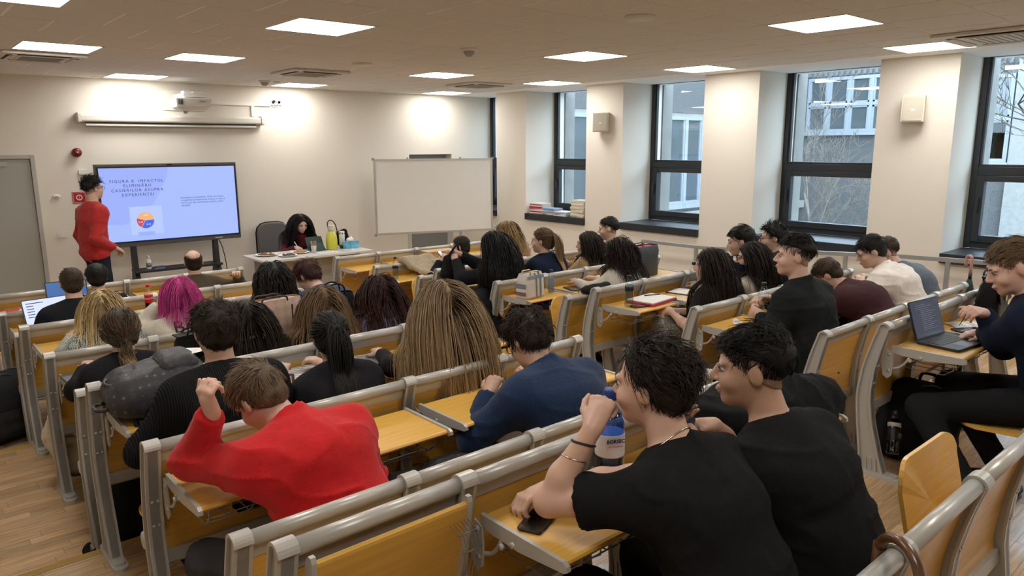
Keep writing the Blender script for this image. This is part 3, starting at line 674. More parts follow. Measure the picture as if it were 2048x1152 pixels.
def hand_prims(w, hd, pn, side, curl=.35, sc=1.0, thumb=.3, spread=1.0):
    """w wrist, hd hand direction, pn palm normal (towards the palm side), side +1 right / -1 left"""
    hd = nrm(hd); pn = nrm(pn-hd*(pn@hd)); lat = np.cross(pn, hd)*side        # lat points towards the thumb
    out = []
    for i, (o, l, c) in enumerate(((.030, .078, 1.0), (.010, .084, 1.06), (-.010, .080, 1.1), (-.029, .070, 1.2))):
        b = w+hd*.018*sc+lat*o*.55*sc; kn = w+hd*(.088-abs(i-1)*.004)*sc+lat*o*sc*spread; out.append(cone(b, kn, .0135*sc, .0105*sc, .014))
        ang = 0; p = kn; d = hd
        for j, f in enumerate((.46, .30, .24)):
            ang += curl*c*(1.25, 1.45, .9)[j]; dd = hd*math.cos(ang)+pn*math.sin(ang); q = p+dd*l*f*sc
            out.append(cone(p, q, (.0098-.0010*j)*sc, (.0090-.0012*j)*sc, .004)); p = q
    tb = w+hd*.022*sc+lat*.022*sc+pn*.006; t1 = tb+nrm(lat*.75+hd*.8+pn*(.15+thumb*.5))*.042*sc; t2 = t1+nrm(lat*(.45-thumb*.6)+hd*.95+pn*thumb*.8)*.030*sc; t3 = t2+nrm(lat*(.25-thumb*.9)+hd*.9+pn*thumb)*.024*sc
    out += [cone(tb, t1, .0145*sc, .0115*sc, .014), cone(t1, t2, .0108*sc, .0100*sc, .005), cone(t2, t3, .0098*sc, .0075*sc, .004)]
    out.append(cone(w, w+hd*.05*sc, .020*sc, .022*sc, .02)); return out

def person(label, pos, yaw=0, sit=True, lean=8, bend=8, side=0, tw=0, s=1.0, bulk=1.0, fem=False, hy=0, hp=5, hr=0, rh=None, lh=None,
           rpole=None, lpole=None, rcurl=.4, lcurl=.4, rpn=None, lpn=None, rhd=None, lhd=None, thumb=.3, skin=(.56, .36, .27), vox=.009, top=None, top_off=.014, sleeve=1.0, collar='crew', top_name='sweater',
           pants=None, knees=None, hair=None, face=False, seat=.435, extras=None, wr=.005, fat=0, skirt=False, hs=1.0, neck=1.0, feet=None, inner=None, al=1.0, shoe=(.02, .02, .02)):
    X, Y, F = pos; root = thing('person', label, 'person', (X, Y, F), math.radians(yaw))
    Rw = rotz(-math.radians(yaw)); loc = lambda p: Rw@(np.asarray(p, float)-np.array([X, Y, F]))
    # ---- skeleton (x right, y forward, z up)
    pel = np.array([0, 0, seat-.014+.09*s]) if sit else np.array([0, 0, .93*s])
    a1 = math.radians(lean); a2 = math.radians(lean+bend); sd = math.radians(side)
    def dirv(a): return nrm([math.sin(sd)*math.cos(a), math.sin(a), math.cos(a)*math.cos(sd)])
    u1, u2, u3 = dirv(a1*.6), dirv(a1), dirv(a2)
    wst = pel+u1*.155*s; chs = wst+u2*.175*s; nb = chs+u3*.16*s
    t_ = math.radians(tw); rgt = np.array([math.cos(t_), math.sin(t_), 0]); rgt = nrm(rgt-u3*(rgt@u3)); fwd = np.cross(u3, rgt)
    sw = (.170 if fem else .196)*max(s, .93)*(1+.3*(bulk-1))
    shR, shL = nb-u3*.068*s+rgt*sw, nb-u3*.068*s-rgt*sw
    ny = math.radians(hy); npi = math.radians(hp); nr_ = math.radians(hr)
    f0 = np.array([-math.sin(ny), math.cos(ny), 0]); r0 = np.array([math.cos(ny), math.sin(ny), 0]); up = np.array([0, 0, 1.])
    hf = f0*math.cos(npi)-up*math.sin(npi); hu = np.cross(r0, hf); hr_ = r0*math.cos(nr_)-hu*math.sin(nr_); hu = np.cross(hr_, hf)
    H = np.stack([hr_, hf, hu], 1)                                           # head axes as columns
    nd = nrm(u3*.5+hu*.5+hf*.12); hc = nb+nd*.085*s*neck+hu*.095*hs+hf*.012
    hl = lambda x, y, z: hc+H@(np.array([x, y, z])*hs)
    # arms
    ua, fa = .285*s*al, .25*s*al; arms = []
    for sg, sh, tgt, pole, cu, pn, hdo in ((1, shR, rh, rpole, rcurl, rpn, rhd), (-1, shL, lh, lpole, lcurl, lpn, lhd)):
        if tgt is None or isinstance(tgt, str):
            tgt = {'lap': np.array([sg*.10, .33, seat+.19]), 'down': sh+np.array([sg*.05, .06, -.50*s]), 'desk': np.array([sg*.12, .50, .775])}[tgt or 'desk']
        else: tgt = loc(tgt)
        el, wr_ = ik(sh, np.asarray(tgt, float), ua, fa, (rgt*sg*.55-fwd*.35-up*.7) if pole is None else np.asarray(pole, float))
        fd = nrm(wr_-el); hd = nrm(fd if hdo is None else Rw@np.asarray(hdo, float)); pv = (np.array([0, 0, -1.]) if pn is None else Rw@np.asarray(pn, float))
        if abs(pv@hd) > .95: pv = -rgt*sg
        arms.append((sg, sh, el, wr_, hd, pv, cu))
    # legs
    hips = [pel+np.array([sg*.085*s, .02, -.02]) for sg in (1, -1)]; legs = []
    for i, sg in enumerate((1, -1)):
        if sit:
            kn = hips[i]+np.array([sg*.05, .41*s, .0]) if not knees else loc(knees[i]); ft = np.array([kn[0]*.9, kn[1]-.02, .085]) if not feet else loc(feet[i])
        else: kn = hips[i]+np.array([0.0, .03, -.43*s]); ft = np.array([hips[i][0], -.02, .09])
        legs.append((hips[i], kn, ft))
    # ---- skin volumes
    B = []; b_ = bulk; mr, fr_ = (1, .92) if fem else (1, 1)
    for sg in (1, -1):
        o = np.array([1., 0, 0])*sg
        B += [cone(pel+o*.075*s, wst+o*.058*s, .098*b_, .086*b_*fr_, .06), cone(wst+o*.058*s, chs+rgt*sg*.074*s, .086*b_*fr_, .096*b_, .06), cone(chs+rgt*sg*.074*s, nb-u3*.05+rgt*sg*.06*s, .096*b_, .066, .05),
              cone(nb-u3*.018+rgt*sg*.02, nb-u3*.070*s+rgt*sg*sw*.90, .050, .048*b_, .07)]
    B += [cone(pel, wst, .098*b_, .088*b_, .05), cone(wst, chs, .088*b_, .098*b_, .05), cone(chs, nb-u3*.05, .098*b_, .068, .05)]
    if fem:
        for sg in (1, -1): B.append(elip(chs+fwd*.075+rgt*sg*.07-u3*.0, (.058, .055, .058), None, .04))
    if fat: B.append(elip(wst+fwd*.05, (.15+fat, .12+fat, .14), None, .06))
    ab = .9 if fem else 1.0
    for sg, sh, el, wr_, hd, pv, cu in arms:
        sh = sh-u3*.010-rgt*sg*.012; B += [cone(sh, el, .050*b_*ab, .037*ab*b_, .06), cone(el, el+(wr_-el)*.35, .037*ab*b_, .039*ab*b_, .02), cone(el+(wr_-el)*.35, wr_, .039*ab*b_, .0245*ab, .02)]
        B += hand_prims(wr_, hd, pv, sg, cu, .93 if fem else 1.0, thumb)
    for hp_, kn, ft in legs:
        B += [cone(hp_, kn, .082*b_, .056, .04), cone(kn, kn+(ft-kn)*.35, .054, .054, .03), cone(kn+(ft-kn)*.35, ft, .054, .036, .02), cone(ft+np.array([0, -.02, -.035]), ft+np.array([0, .13, -.055]), .036, .028, .02)]
    nk = .050 if fem else .056*(.9+.1*b_)
    B += [cone(nb-u3*.03, hl(0, -.018, -.055), nk+.006, nk, .025)]
    E3 = lambda x, y, z, rx, ry, rz_, k=.015, sub=False, R=None: elip(hl(x, y, z), (rx*hs, ry*hs, rz_*hs), H if R is None else H@R, k, sub)
    jw = .9 if fem else 1.0
    B += [E3(0, -.014, .036, .073, .093, .076), E3(0, .022, -.022, .061*jw+.004, .072, .084, .02), E3(0, .036, -.076, .046*jw, .05, .038, .025), E3(0, .070, -.096, .019, .017, .016, .025)]
    for sg in (1, -1):
        B += [E3(sg*.036, .060, -.034, .028, .026, .026, .02), E3(sg*.030, .079, .020, .026, .012, .010, .012), E3(sg*.031, .098, .001, .015, .014, .011, .010, True),
              E3(sg*.0745, -.010, -.006, .009, .021, .031, .006, R=rotz(sg*.35)@rotx(-.2)), E3(sg*.0105, .098, -.033, .0085, .009, .007, .006)]
    B += [cone(hl(0, .088, .010), hl(0, .111, -.027), .0075*hs, .0100*hs, .012), E3(0, .090, -.0595, .022, .012, .0055, .006), E3(0, .089, -.0705, .019, .012, .0065, .006), E3(0, .106, -.065, .024, .008, .0010, .004, True)]
    if sit or True:
        lo = np.min([np.minimum(p['a'], p['b'])-max(p['ra'], p['rb']) if p['t'] == 'c' else p['c']-max(p['r']) for p in B], 0)-.03
        hi = np.max([np.maximum(p['a'], p['b'])+max(p['ra'], p['rb']) if p['t'] == 'c' else p['c']+max(p['r']) for p in B], 0)+.03
    # ---- garments
    gv = max(vox*1.55, .0100); G = {}
    off = top_off; T = []
    for sg in (1, -1):
        o = np.array([1., 0, 0])*sg; g2 = off+.004
        T += [cone(pel+o*.078*s+u1*.0, wst+o*.062*s, .104*b_+g2, .092*b_*fr_+g2, .06), cone(wst+o*.062*s, chs+rgt*sg*.076*s, .092*b_*fr_+g2, .098*b_+off, .06), cone(chs+rgt*sg*.076*s, nb-u3*.05+rgt*sg*.06*s, .098*b_+off, .064+off, .05),
              cone(nb-u3*.030+rgt*sg*.03, nb-u3*.074*s+rgt*sg*sw*.92, .050+off*.6, .052*b_+off*.7, .09)]
    T += [cone(pel, wst, .106*b_+off, .094*b_+off+.004, .06), cone(wst, chs, .094*b_+off+.004, .102*b_+off, .06), cone(chs, nb-u3*.055, .102*b_+off, .070+off, .06)]
    if fem:
        for sg in (1, -1): T.append(elip(chs+fwd*.078+rgt*sg*.07, (.060+off, .057+off, .060+off), None, .05))
    if fat: T.append(elip(wst+fwd*.05, (.15+fat+off, .12+fat+off, .14), None, .06))
    for sg, sh, el, wr_, hd, pv, cu in arms:
        sh = sh-u3*.010-rgt*sg*.012
        if sleeve >= .9:
            fd = nrm(wr_-el); end = wr_-fd*(.012 if sleeve >= 1 else .10); T += [cone(sh, el, .052*b_*ab+off, .043*ab*b_+off, .075), cone(el, end+fd*.02, .043*ab*b_+off, .027*ab+off*.9, .03, ((end, fd),))]
        else:
            fd = nrm(el-sh); end = sh+(el-sh)*sleeve; T += [cone(sh, sh+(el-sh)*(sleeve+.1), .052*b_*ab+off, .050*b_*ab+off+.010, .07, ((end, fd),))]
    ch = {'crew': .006, 'shirt': .045, 'jacket': .022, 'turtle': .075, 'hood': .03, 'tee': .0, 'v': -.004}[collar]; nu = nrm(u3*.6+hu*.3+fwd*-.15)
    T = [dict(p, cut=tuple(p.get('cut', ()))) for p in T]
    neckcut = (nb+nu*max(ch, .004)-fwd*.0, nrm(nu+fwd*.25))
    for p in T:
        if p['t'] == 'c' and np.linalg.norm(p['b']-nb) < .13*s and 'cut' in p and not p['cut']: p['cut'] = (neckcut,)
    T.append(cone(nb-nu*.05, nb+nu*(ch+.03), nk+.012+off*.45+(.004 if collar in ('crew', 'tee') else .012), nk+off*.5+(.004 if collar in ('crew', 'tee', 'turtle') else .012), .018, ((nb+nu*ch, nrm(nu+fwd*(.35 if collar in ('jacket', 'shirt') else .2))),)))
    if collar == 'hood':
        T += [elip(nb-fwd*.075-u3*.01, (.13, .060, .075), np.stack([rgt, fwd, u3], 1), .04), elip(nb-fwd*.05+u3*.035, (.10, .05, .035), np.stack([rgt, fwd, u3], 1), .03)]
    lo2, hi2 = lo-.03, hi+.03
    ft_ = Field(lo2, hi2, gv)
    for p in T: ft_.prim(p)
    fp = None
    if pants is not None:
        Pn = []
        for sg in (1, -1): Pn.append(cone(pel+np.array([sg*.078*s, -.01, -.02]), pel+np.array([sg*.07*s, 0, .06]), .107*b_, .098*b_, .05))
        for i, (hp_, kn, f_) in enumerate(legs):
            fd = nrm(f_-kn); Pn += [cone(hp_, kn, .094*b_, .070, .04), cone(kn, f_+fd*.02, .069, .058, .03, ((f_, fd),))]
        if skirt: Pn.append(cone((legs[0][0]+legs[1][0])/2+np.array([0, .05, 0]), (legs[0][1]+legs[1][1])/2+np.array([0, .02, -.02]), .13, .115, .06))
        fp = Field(lo2, np.array([hi2[0], hi2[1], pel[2]+.2]), max(gv*1.3, .021))
        for p in Pn: fp.prim(p)
    fb = Field(lo, hi, vox)
    for p in B: fb.prim(p)
    V, Q = fb.nets()
    hid = ft_.sample(V) < -.006
    if fp is not None: hid |= (fp.sample(V) < -.006) & (V[:, 2] < pel[2]+.15)
    Vb, Qb = coarsen(V, Q, hid, .05)
    sm = skin_mat(skin); put('body', mesh_np('body', Vb, Qb, sm), root)
    def garment(f, name, m, amp):
        v, q = f.nets(); n = np.stack([a for a in f.grad(v).T], 1); n /= np.linalg.norm(n, axis=1, keepdims=True)+1e-6
        ph = np.array([X*3.7, Y*2.3, 1.7]); sk = v[:, [2]]*np.array([[.6, .35, 0]])*np.sign(v[:, [0]]+.001); w_ = vnoise(v+ph, (6, 6, 10))*.25+vnoise(v+ph*2, (16, 16, 30))*.18+(1-np.abs(vnoise(v+ph+sk, (4.5, 4.5, 15))))**6*.75
        v = v+n*(w_*amp)[:, None]; return put(name, mesh_np(name, v, q, m), root)
    to = garment(ft_, top_name, top, wr)
    if fp is not None: garment(fp, 'skirt' if skirt else 'trousers', pants, wr*.8)
    for hp_, kn, f_ in legs:
        if sit and fp is None: continue
        mb = MB(); q = f_; mb.ell(q+np.array([0, .045, -.048]), (.045, .135, .042), 12, 6); mb.box(-.04, .04, -.085, .165, -.088, -.072, o=(q[0], q[1], q[2])); mb.build('shoe', mat('shoe_%.2f' % shoe[0], shoe, .5), root)
    # ---- face details
    if face:
        for sg in (1, -1):
            mb = MB(); mb.ell(hl(sg*.031, .0790, .0005), (.0125*hs, .0112*hs, .0072*hs), 12, 8, R=H); e = mb.build('eye', mat('eye_white', (.52, .48, .45), .25), root)
            mb = MB(); mb.ell(hl(sg*.031, .0862, -.001), (.0062*hs, .0048*hs, .0060*hs), 10, 6, R=H); mb.build('iris', mat('iris_dark', (.05, .03, .02), .15), e)
            mb = MB(); pts = [hl(sg*x, y, z) for x, y, z in ((.013, .0935, .019), (.026, .0925, .0245), (.040, .084, .0225), (.049, .073, .016))]; mb.tube(pts, [.0032, .0042, .0036, .0018], 6, flat=1); mb.build('eyebrow', mat('brow_%.3f' % (hair or {}).get('c', ((.02,),))[0][0], tuple(v_*.8 for v_ in (hair or {}).get('c', ((.02, .015, .01),))[0]), .8), root)
            mb = MB(); pts = [hl(sg*x, y, z) for x, y, z in ((.017, .0870, .001), (.024, .0905, .0070), (.032, .0905, .0080), (.041, .0860, .004), (.046, .080, .000))]; mb.tube(pts, [.0012, .0020, .0020, .0018, .0010], 5); mb.build('lashes', mat('lash', (.01, .008, .007), .7), root)
        mb = MB(); mb.tube([hl(x, y, z) for x, y, z in ((-.021, .0905, -.066), (-.008, .1005, -.0635), (0, .1015, -.065), (.008, .1005, -.0635), (.021, .0905, -.066))], [.0015, .0034, .0038, .0034, .0015], 6); mb.build('lips', mat('lip_tone', (.40, .19, .15), .45), root)
    # ---- hair
    if hair:
        colf = Field(np.minimum(lo, nb-.35), np.maximum(hi, hc+.3), .014)
        for p in B: colf.prim(p)
        for p in T: colf.prim(p, .002)
        make_hair(root, hair, H, hc, hs, colf, Rw)
    ctx = dict(root=root, hl=hl, H=H, hc=hc, nb=nb, u3=u3, fwd=fwd, rgt=rgt, arms=arms, chs=chs, wst=wst, pel=pel, ft=ft_, fb=fb, Rw=Rw, nu=nu, nk=nk, legs=legs)
    for e in (extras or []): e(ctx)
    return ctx

def make_hair(root, hp, H, hc, hs, colf, Rw):
    st = hp['style']; th = hp.get('th', .012); c0, c1 = hp['c']; m = hair_mat(c0, c1, hp.get('var', .26), hp.get('rough', .58))
    rs = np.random.RandomState(int(abs(hc[0]*1000+hp.get('seed', 0)*77+hc[2]*3313)) % 99991)
    f = Field((-.14, -.16, -.16), (.14, .14, .17), .0105)
    f.prim(elip((0, -.016, .038), (.074+th, .094+th, .078+th), None, .01)); f.prim(elip((0, -.028, -.02), (.067+th, .074+th, .07+th), None, .02))
    if st in ('long', 'bob', 'pony', 'curly'): f.prim(elip((0, -.05, -.045), (.055+th, .055, .06), None, .03))
    X, Y, Z = np.meshgrid(*f.ax, indexing='ij'); az = np.degrees(np.arctan2(np.abs(X), Y))
    hl_ = hp.get('line', ((0, .062), (35, .058), (58, .030), (78, .002), (95, .000), (115, -.045), (150, -.078), (180, -.085)))
    f.d = np.maximum(f.d, (np.interp(az, [a for a, _ in hl_], [b for _, b in hl_])-Z).astype(np.float32)*.8)
    if st == 'short':
        up_ = Z-np.interp(az, [a for a, _ in hl_], [b for _, b in hl_]); f.d = f.d+(th*.85*(1-np.clip(up_/.035, 0, 1))).astype(np.float32)
    if st == 'ring': f.d = np.maximum(f.d, (Z-.055-.012*np.cos(az*3/57.3)).astype(np.float32))
    V, Q = f.nets(); g = f.grad(V); g /= np.linalg.norm(g, axis=1, keepdims=True)+1e-6
    wv = vnoise(V*1.0+hp.get('seed', 0), (40, 40, 40)); cap = V+g*(wv*.0025)[:, None]
    capw = hc+(cap*hs)@H.T
    if hp.get('stub'):
        f2 = Field((-.12, -.14, -.14), (.12, .12, .15), .008); f2.prim(elip((0, -.014, .036), (.0745, .0945, .0775), None, .01)); f2.prim(elip((0, .022, -.022), (.0662, .0735, .0855), None, .02)); f2.prim(cone((0, -.018, -.02), (0, -.022, -.075), .0575, .0575, .025))
        X2, Y2, Z2 = np.meshgrid(*f2.ax, indexing='ij'); az2 = np.degrees(np.arctan2(np.abs(X2), Y2)); L2 = ((0, .07), (50, .05), (66, .02), (80, -.004), (95, .004), (115, -.035), (150, -.058), (180, -.064))
        f2.d = np.maximum(f2.d, (np.interp(az2, [a for a, _ in L2], [b for _, b in L2])-Z2).astype(np.float32)*.8); v2, q2 = f2.nets()
        sk = hp['stub']; put('stubble', mesh_np('stubble', hc+(v2*hs)@H.T, q2, mat('stubble_%.3f' % sk[0], tuple(.58*a_+.3*b_ for a_, b_ in zip(sk, c0)), .7, bump=.3, bscale=400, var=.25, vscale=120)), root)
    N = int(hp.get('n', 900)*.68); ok = np.where((g[:, 2] > -.75) | (V[:, 2] > -.06))[0]; ri = rs.choice(ok, N, replace=True)
    r = V[ri]+rs.randn(N, 3)*.003; nn = g[ri]; M_ = max(5, int(hp.get('m', 6)*.75+.5)) if st in ('short', 'ring') else max(7, int(hp.get('m', 6)*.72+.5))
    if st in ('short', 'ring'):
        zt = np.clip((r[:, 2]+.02)/.085, 0, 1)**hp.get('fade', 1.0); ln = hp['side']+(hp['top']-hp['side'])*zt; ln = ln*(.6+.8*rs.rand(N))
        comb = np.asarray(hp.get('comb', (0, .3, .2)), float); down = np.array([0, -.25, -1.])
        az_ = np.arctan2(r[:, 0], -r[:, 1]-.03)                              # whorl at the crown
        sw = np.stack([np.sin(az_)*.6, -np.cos(az_)*.6, 0*az_], 1)
        d = zt[:, None]*comb+(1-zt[:, None])*down*.9+sw*hp.get('whorl', .25)+rs.randn(N, 3)*hp.get('mess', .18)*.6
        d = d+np.stack([vnoise(r, (38, 38, 38)), vnoise(r+3.3, (38, 38, 38)), vnoise(r+7.7, (38, 38, 38))], 1)*hp.get('clump', .35)
        d /= np.linalg.norm(d, axis=1, keepdims=True); P = np.zeros((N, M_, 3)); P[:, 0] = r-nn*th*.5; cur = d.copy(); q = P[:, 0].copy()
        wav = hp.get('wave', 0); ph = rs.rand(N)*1.2+vnoise(r, (26, 26, 26))*5; cc = np.array([0, -.016, .03]); r2 = (np.array([.077, .097, .086])+th)**2; lf = hp.get('lift', .16)*(.5+rs.rand(N))[:, None]
        for i in range(1, M_):
            ni = (q-cc)/r2; ni /= np.linalg.norm(ni, axis=1, keepdims=True); cur = cur+np.array([0, 0, -hp.get('fall', .10)])
            if wav: cur = cur+np.stack([np.cos(ph+i*1.3), np.sin(ph+i*1.3), .4*np.sin(ph*2+i)], 1)*wav
            cur = cur-ni*np.sum(cur*ni, 1, keepdims=True); cur /= np.linalg.norm(cur, axis=1, keepdims=True)+1e-9
            e_ = cur+ni*lf; e_ /= np.linalg.norm(e_, axis=1, keepdims=True); q = q+e_*(ln/(M_-1))[:, None]; P[:, i] = q
        fr0 = (P[:, :, 1] > .062) & (np.abs(P[:, :, 0]) < .062) & (P[:, :, 2] < hp.get('bang', .050)); P[:, :, 2] = np.where(fr0, hp.get('bang', .050)+.012*rs.rand(N, 1), P[:, :, 2])
        for i in range(1, M_):
            dd = f_inside(P[:, i]); P[:, i] = P[:, i]+dd
        P = (hc+(P.reshape(-1, 3)*hs)@H.T).reshape(N, M_, 3)
    else:
        ln = hp['len']*(.80+.28*rs.rand(N)); P = np.zeros((N, M_, 3)); rw = hc+(r*hs)@H.T; nw = nn@H.T; P[:, 0] = rw
        part = hp.get('part', 0.0); sx = np.where(r[:, 0] >= part, 1.0, -1.0); offs = .004+hp.get('vol', .02)*rs.rand(N)**1.3
        tang = np.stack([sx*.9, -.55+0*sx, 0*sx+.05], 1)@H.T; d = nw*.45+tang*.9*(r[:, 2] > .02)[:, None]+rs.randn(N, 3)*.06; d /= np.linalg.norm(d, axis=1, keepdims=True)
        back = -H[:, 1]; q = rw.copy(); ds = (ln/(M_-1))[:, None]; tie = None
        if st == 'pony': tie = hc+H@(np.asarray(hp['tie'])*hs); arrived = np.zeros(N, bool)
        ph = rs.rand(N)*6.28*.35+vnoise(rw, (14, 14, 14))*5; wav = hp.get('wave', 0); wf = hp.get('wf', 1.1)
        for i in range(1, M_):
            t = i/(M_-1); gr = np.array([0, 0, -1.])*hp.get('grav', .45)
            if tie is not None:
                tv = tie-q; dist = np.linalg.norm(tv, axis=1); arrived |= dist < .035
                pull = np.where(arrived[:, None], gr+back*.25*(1-t)+(tie-q)*np.array([1, 1, 0])*hp.get('gather', 3.0), tv/(dist[:, None]+1e-6)*1.4); d = d*.45+pull
            else:
                d = d*.62+gr+back*hp.get('back', .10)*(1-t)
            if wav: d = d+np.stack([np.cos(ph+i*wf), np.sin(ph+i*wf), 0*ph], 1)*wav*(.3+t)
            d /= np.linalg.norm(d, axis=1, keepdims=True); q = q+d*(np.minimum(ds, .02) if tie is not None and False else ds)
            l_ = (q-hc)@H/hs; fc = (l_[:, 1] > .02) & (l_[:, 2] < .045) & (np.abs(l_[:, 0]) < hp.get('facew', .085)) & (l_[:, 2] > -.16)
            l_[fc, 0] = np.sign(l_[fc, 0]+1e-5)*hp.get('facew', .085); l_[fc, 1] -= .012; q = np.where(fc[:, None], hc+(l_*hs)@H.T, q)
            for _ in range(2):
                sd_ = colf.sample(q); pen = offs-sd_; mk = pen > 0
                if mk.any(): gg = colf.grad(q[mk]); gg /= np.linalg.norm(gg, axis=1, keepdims=True)+1e-6; q[mk] += gg*np.minimum(pen[mk], .05)[:, None]
            P[:, i] = q
        if hp.get('tiecol'):
            mb = MB(); mb.ell(tie, (.022, .022, .020), 12, 6); mb.build('hair_tie', mat('tie_dark', (.015, .012, .012), .7), root)
    w = hp.get('w', .0022)*1.18*(.7+.6*rs.rand(N)); np.random.seed(int(rs.rand()*1e6)); sv, sq, sr, sst = strands(P, w)
    VV = np.vstack([capw, sv]); QQ = np.vstack([Q, sq+len(capw)])
    put('hair', mesh_np('hair', VV, QQ, m, dict(sr=np.concatenate([.35+.25*wv, sr]), st=np.concatenate([np.full(len(capw), hp.get('cap_t', .15)), sst]))), root)

def f_inside(P):
    """push points out of the cranium (head frame)"""
    c = np.array([0, -.016, .03]); rr = np.array([.077, .097, .085]); q = (P-c)/rr; n = np.linalg.norm(q, axis=1); k = np.where(n < 1, 1/np.maximum(n, .3)-1, 0); return (P-c)*k[:, None]
# ================================================================== THE PEOPLE
TR_BLK = cloth('trousers_black', (.012, .012, .014)); TR_NAVY = cloth('trousers_navy', (.014, .018, .032)); TR_GREY = cloth('trousers_grey', (.050, .050, .053), 'knit'); TR_JEAN = cloth('jeans_blue', (.035, .055, .10))
BLK = ((.010, .0085, .0075), (.014, .011, .009)); DKB = ((.016, .010, .007), (.030, .018, .011)); BRN = ((.030, .018, .010), (.075, .043, .022))
def S(n, d): return dict(style='short', n=n, **d)
CREW_DARK = dict(c=BLK, side=.010, top=.045, fade=1.4, comb=(0, .35, .35), th=.010)
def glasses(col=(.02, .018, .016), sz=1.0):
    def f(c):
        hl = c['hl']; m = mat('glasses_%.2f' % col[0], col, .3, metal=.5); g = MB()
        for sg in (1, -1):
            g.tube([hl(sg*.034+.024*math.cos(t)*sz, .107-.006*abs(math.cos(t)), .000+.019*math.sin(t)*sz) for t in np.linspace(0, 2*PI, 18)[:-1]], .0016, 5, closed=True)
            g.tube([hl(sg*.058, .100, .004), hl(sg*.074, .055, .006), hl(sg*.079, .0, .004), hl(sg*.078, -.02, -.012)], .0016, 5)
        g.tube([hl(-.010, .109, .004), hl(0, .112, .007), hl(.010, .109, .004)], .0016, 5); g.build('glasses', m, c['root'])
    return f
def on_skin(c, key, p, d, out=.003):
    """march from outside towards the volume along d"""
    f = c[key]; q = np.array(p, float); d = nrm(d)
    for _ in range(40):
        v = float(f.sample(q[None])[0])
        if v < out: break
        q = q+d*max(v-out*.8, .0015)
    return q
def neck_chain(col=(.75, .68, .5), r=.0018, drop=.0):
    def f(c):
        pts = []
        for t in np.linspace(0, 2*PI, 25)[:-1]:
            dr = c['rgt']*math.cos(t)+c['fwd']*math.sin(t); p = c['nb']+c['nu']*(.022-.018*math.sin(t)-max(0, math.sin(t))*drop)+dr*.12; pts.append(on_skin(c, 'fb', p, -dr, .003))
        MB().tube(pts, r, 5, closed=True).build('necklace', mat('chain_silver', col, .25, metal=1), c['root'])
    return f
def wristband(i, t, r, m, nm, wob=0):
    def f(c):
        sg, sh, el, w, hd, pv, cu = c['arms'][i]; ax = nrm(w-el); o = el+(w-el)*t; a = nrm(np.cross(ax, [0.3, .5, .8])); b = np.cross(ax, a); pts = []
        for k in range(26):
            an = 2*PI*k/26; dr = a*math.cos(an)+b*math.sin(an); pts.append(on_skin(c, 'fb', o+dr*.07+ax*wob*math.sin(an), -dr, r*.8))
        MB().tube(pts, [r*(1.35 if nm == 'chain_bracelet' and k % 2 else 1) for k in range(26)], 6, closed=True).build(nm, m, c['root'])
    return f
def back_text(lines, m, size=.075, dz=.0):
    def f(c):
        for txt, x, z, sz in lines:
            cu = bpy.data.curves.new('txt', 'FONT'); cu.body = txt; cu.size = sz; cu.align_x = 'LEFT'; cu.extrude = 0; cu.offset = .0012; cu.resolution_u = 3
            ob = bpy.data.objects.new('txt', cu); COL.objects.link(ob); dg = bpy.context.evaluated_depsgraph_get(); me = bpy.data.meshes.new_from_object(ob.evaluated_get(dg)); bpy.data.objects.remove(ob)
            import bmesh
            bm = bmesh.new(); bm.from_mesh(me); bmesh.ops.triangulate(bm, faces=bm.faces[:])
            for _ in range(2): bmesh.ops.subdivide_edges(bm, edges=[e for e in bm.edges if e.calc_length() > .012], cuts=1, use_grid_fill=False); bmesh.ops.triangulate(bm, faces=bm.faces[:])
            V = np.array([v.co[:] for v in bm.verts]); Fc = [[v.index for v in fa.verts] for fa in bm.faces]; bm.free()
            o = c['chs']+c['u3']*z; P = np.array([on_skin(c, 'ft', o+c['rgt']*(x+v[0])+c['u3']*v[1]-c['fwd']*.30, c['fwd'], .0065) for v in V])
            mb = MB(); mb.add(P, [tuple(q) for q in Fc]); mb.build('printed_letters', m, c['root'])
    return f
PEOPLE = {}
def P_(k, *a, **kw): PEOPLE[k] = person(*a, **kw)
T0, T1, T2, T3 = TZ[:4]
# --- left block, first row
P_(1, 'balding person in a brown jacket with one arm over the bench back', (2.21, 7.0, T0), lean=14, bend=6, s=.93, seat=.372, hp=2, hy=-12, top=cloth('brown_tweed', (.060, .046, .028), 'knit'), top_off=.022, collar='jacket', top_name='jacket', pants=TR_BLK,
   rh=(2.56, 6.98, .90), rpole=(1, -.2, .1), hair=dict(style='ring', c=DKB, n=420, side=.012, top=.014, th=.006, w=.0022, line=((0, .09), (40, .06), (60, .03), (78, .0), (95, 0), (115, -.045), (150, -.07), (180, -.075))), skin=(.60, .37, .27))
P_(2, 'black haired person in a black floral patterned shirt beside the blue laptop', (1.39, 7.0, T0), lean=16, s=.86, seat=.373, fem=True, hy=-8, top=cloth('floral_black', (.015, .015, .017), 'floral'), top_name='shirt', pants=TR_BLK, hair=dict(style='short', c=BLK, n=700, side=.03, top=.05, th=.015, w=.0024, fade=.6, comb=(0, -.3, .1), fall=.2, mess=.1))
# second row
P_(3, 'person in a black suit jacket typing on a laptop at the left aisle', (1.06, 6.15, T0), lean=18, s=.98, seat=.408, hy=-6, top=cloth('suit_black', (.013, .014, .018)), top_off=.022, collar='jacket', top_name='jacket', pants=TR_BLK, lh=(.92, 6.48, .78), hair=S(900, dict(c=BRN, side=.006, top=.016, th=.006, w=.0018, comb=(0, .3, .2), fade=.8, lift=.5)))
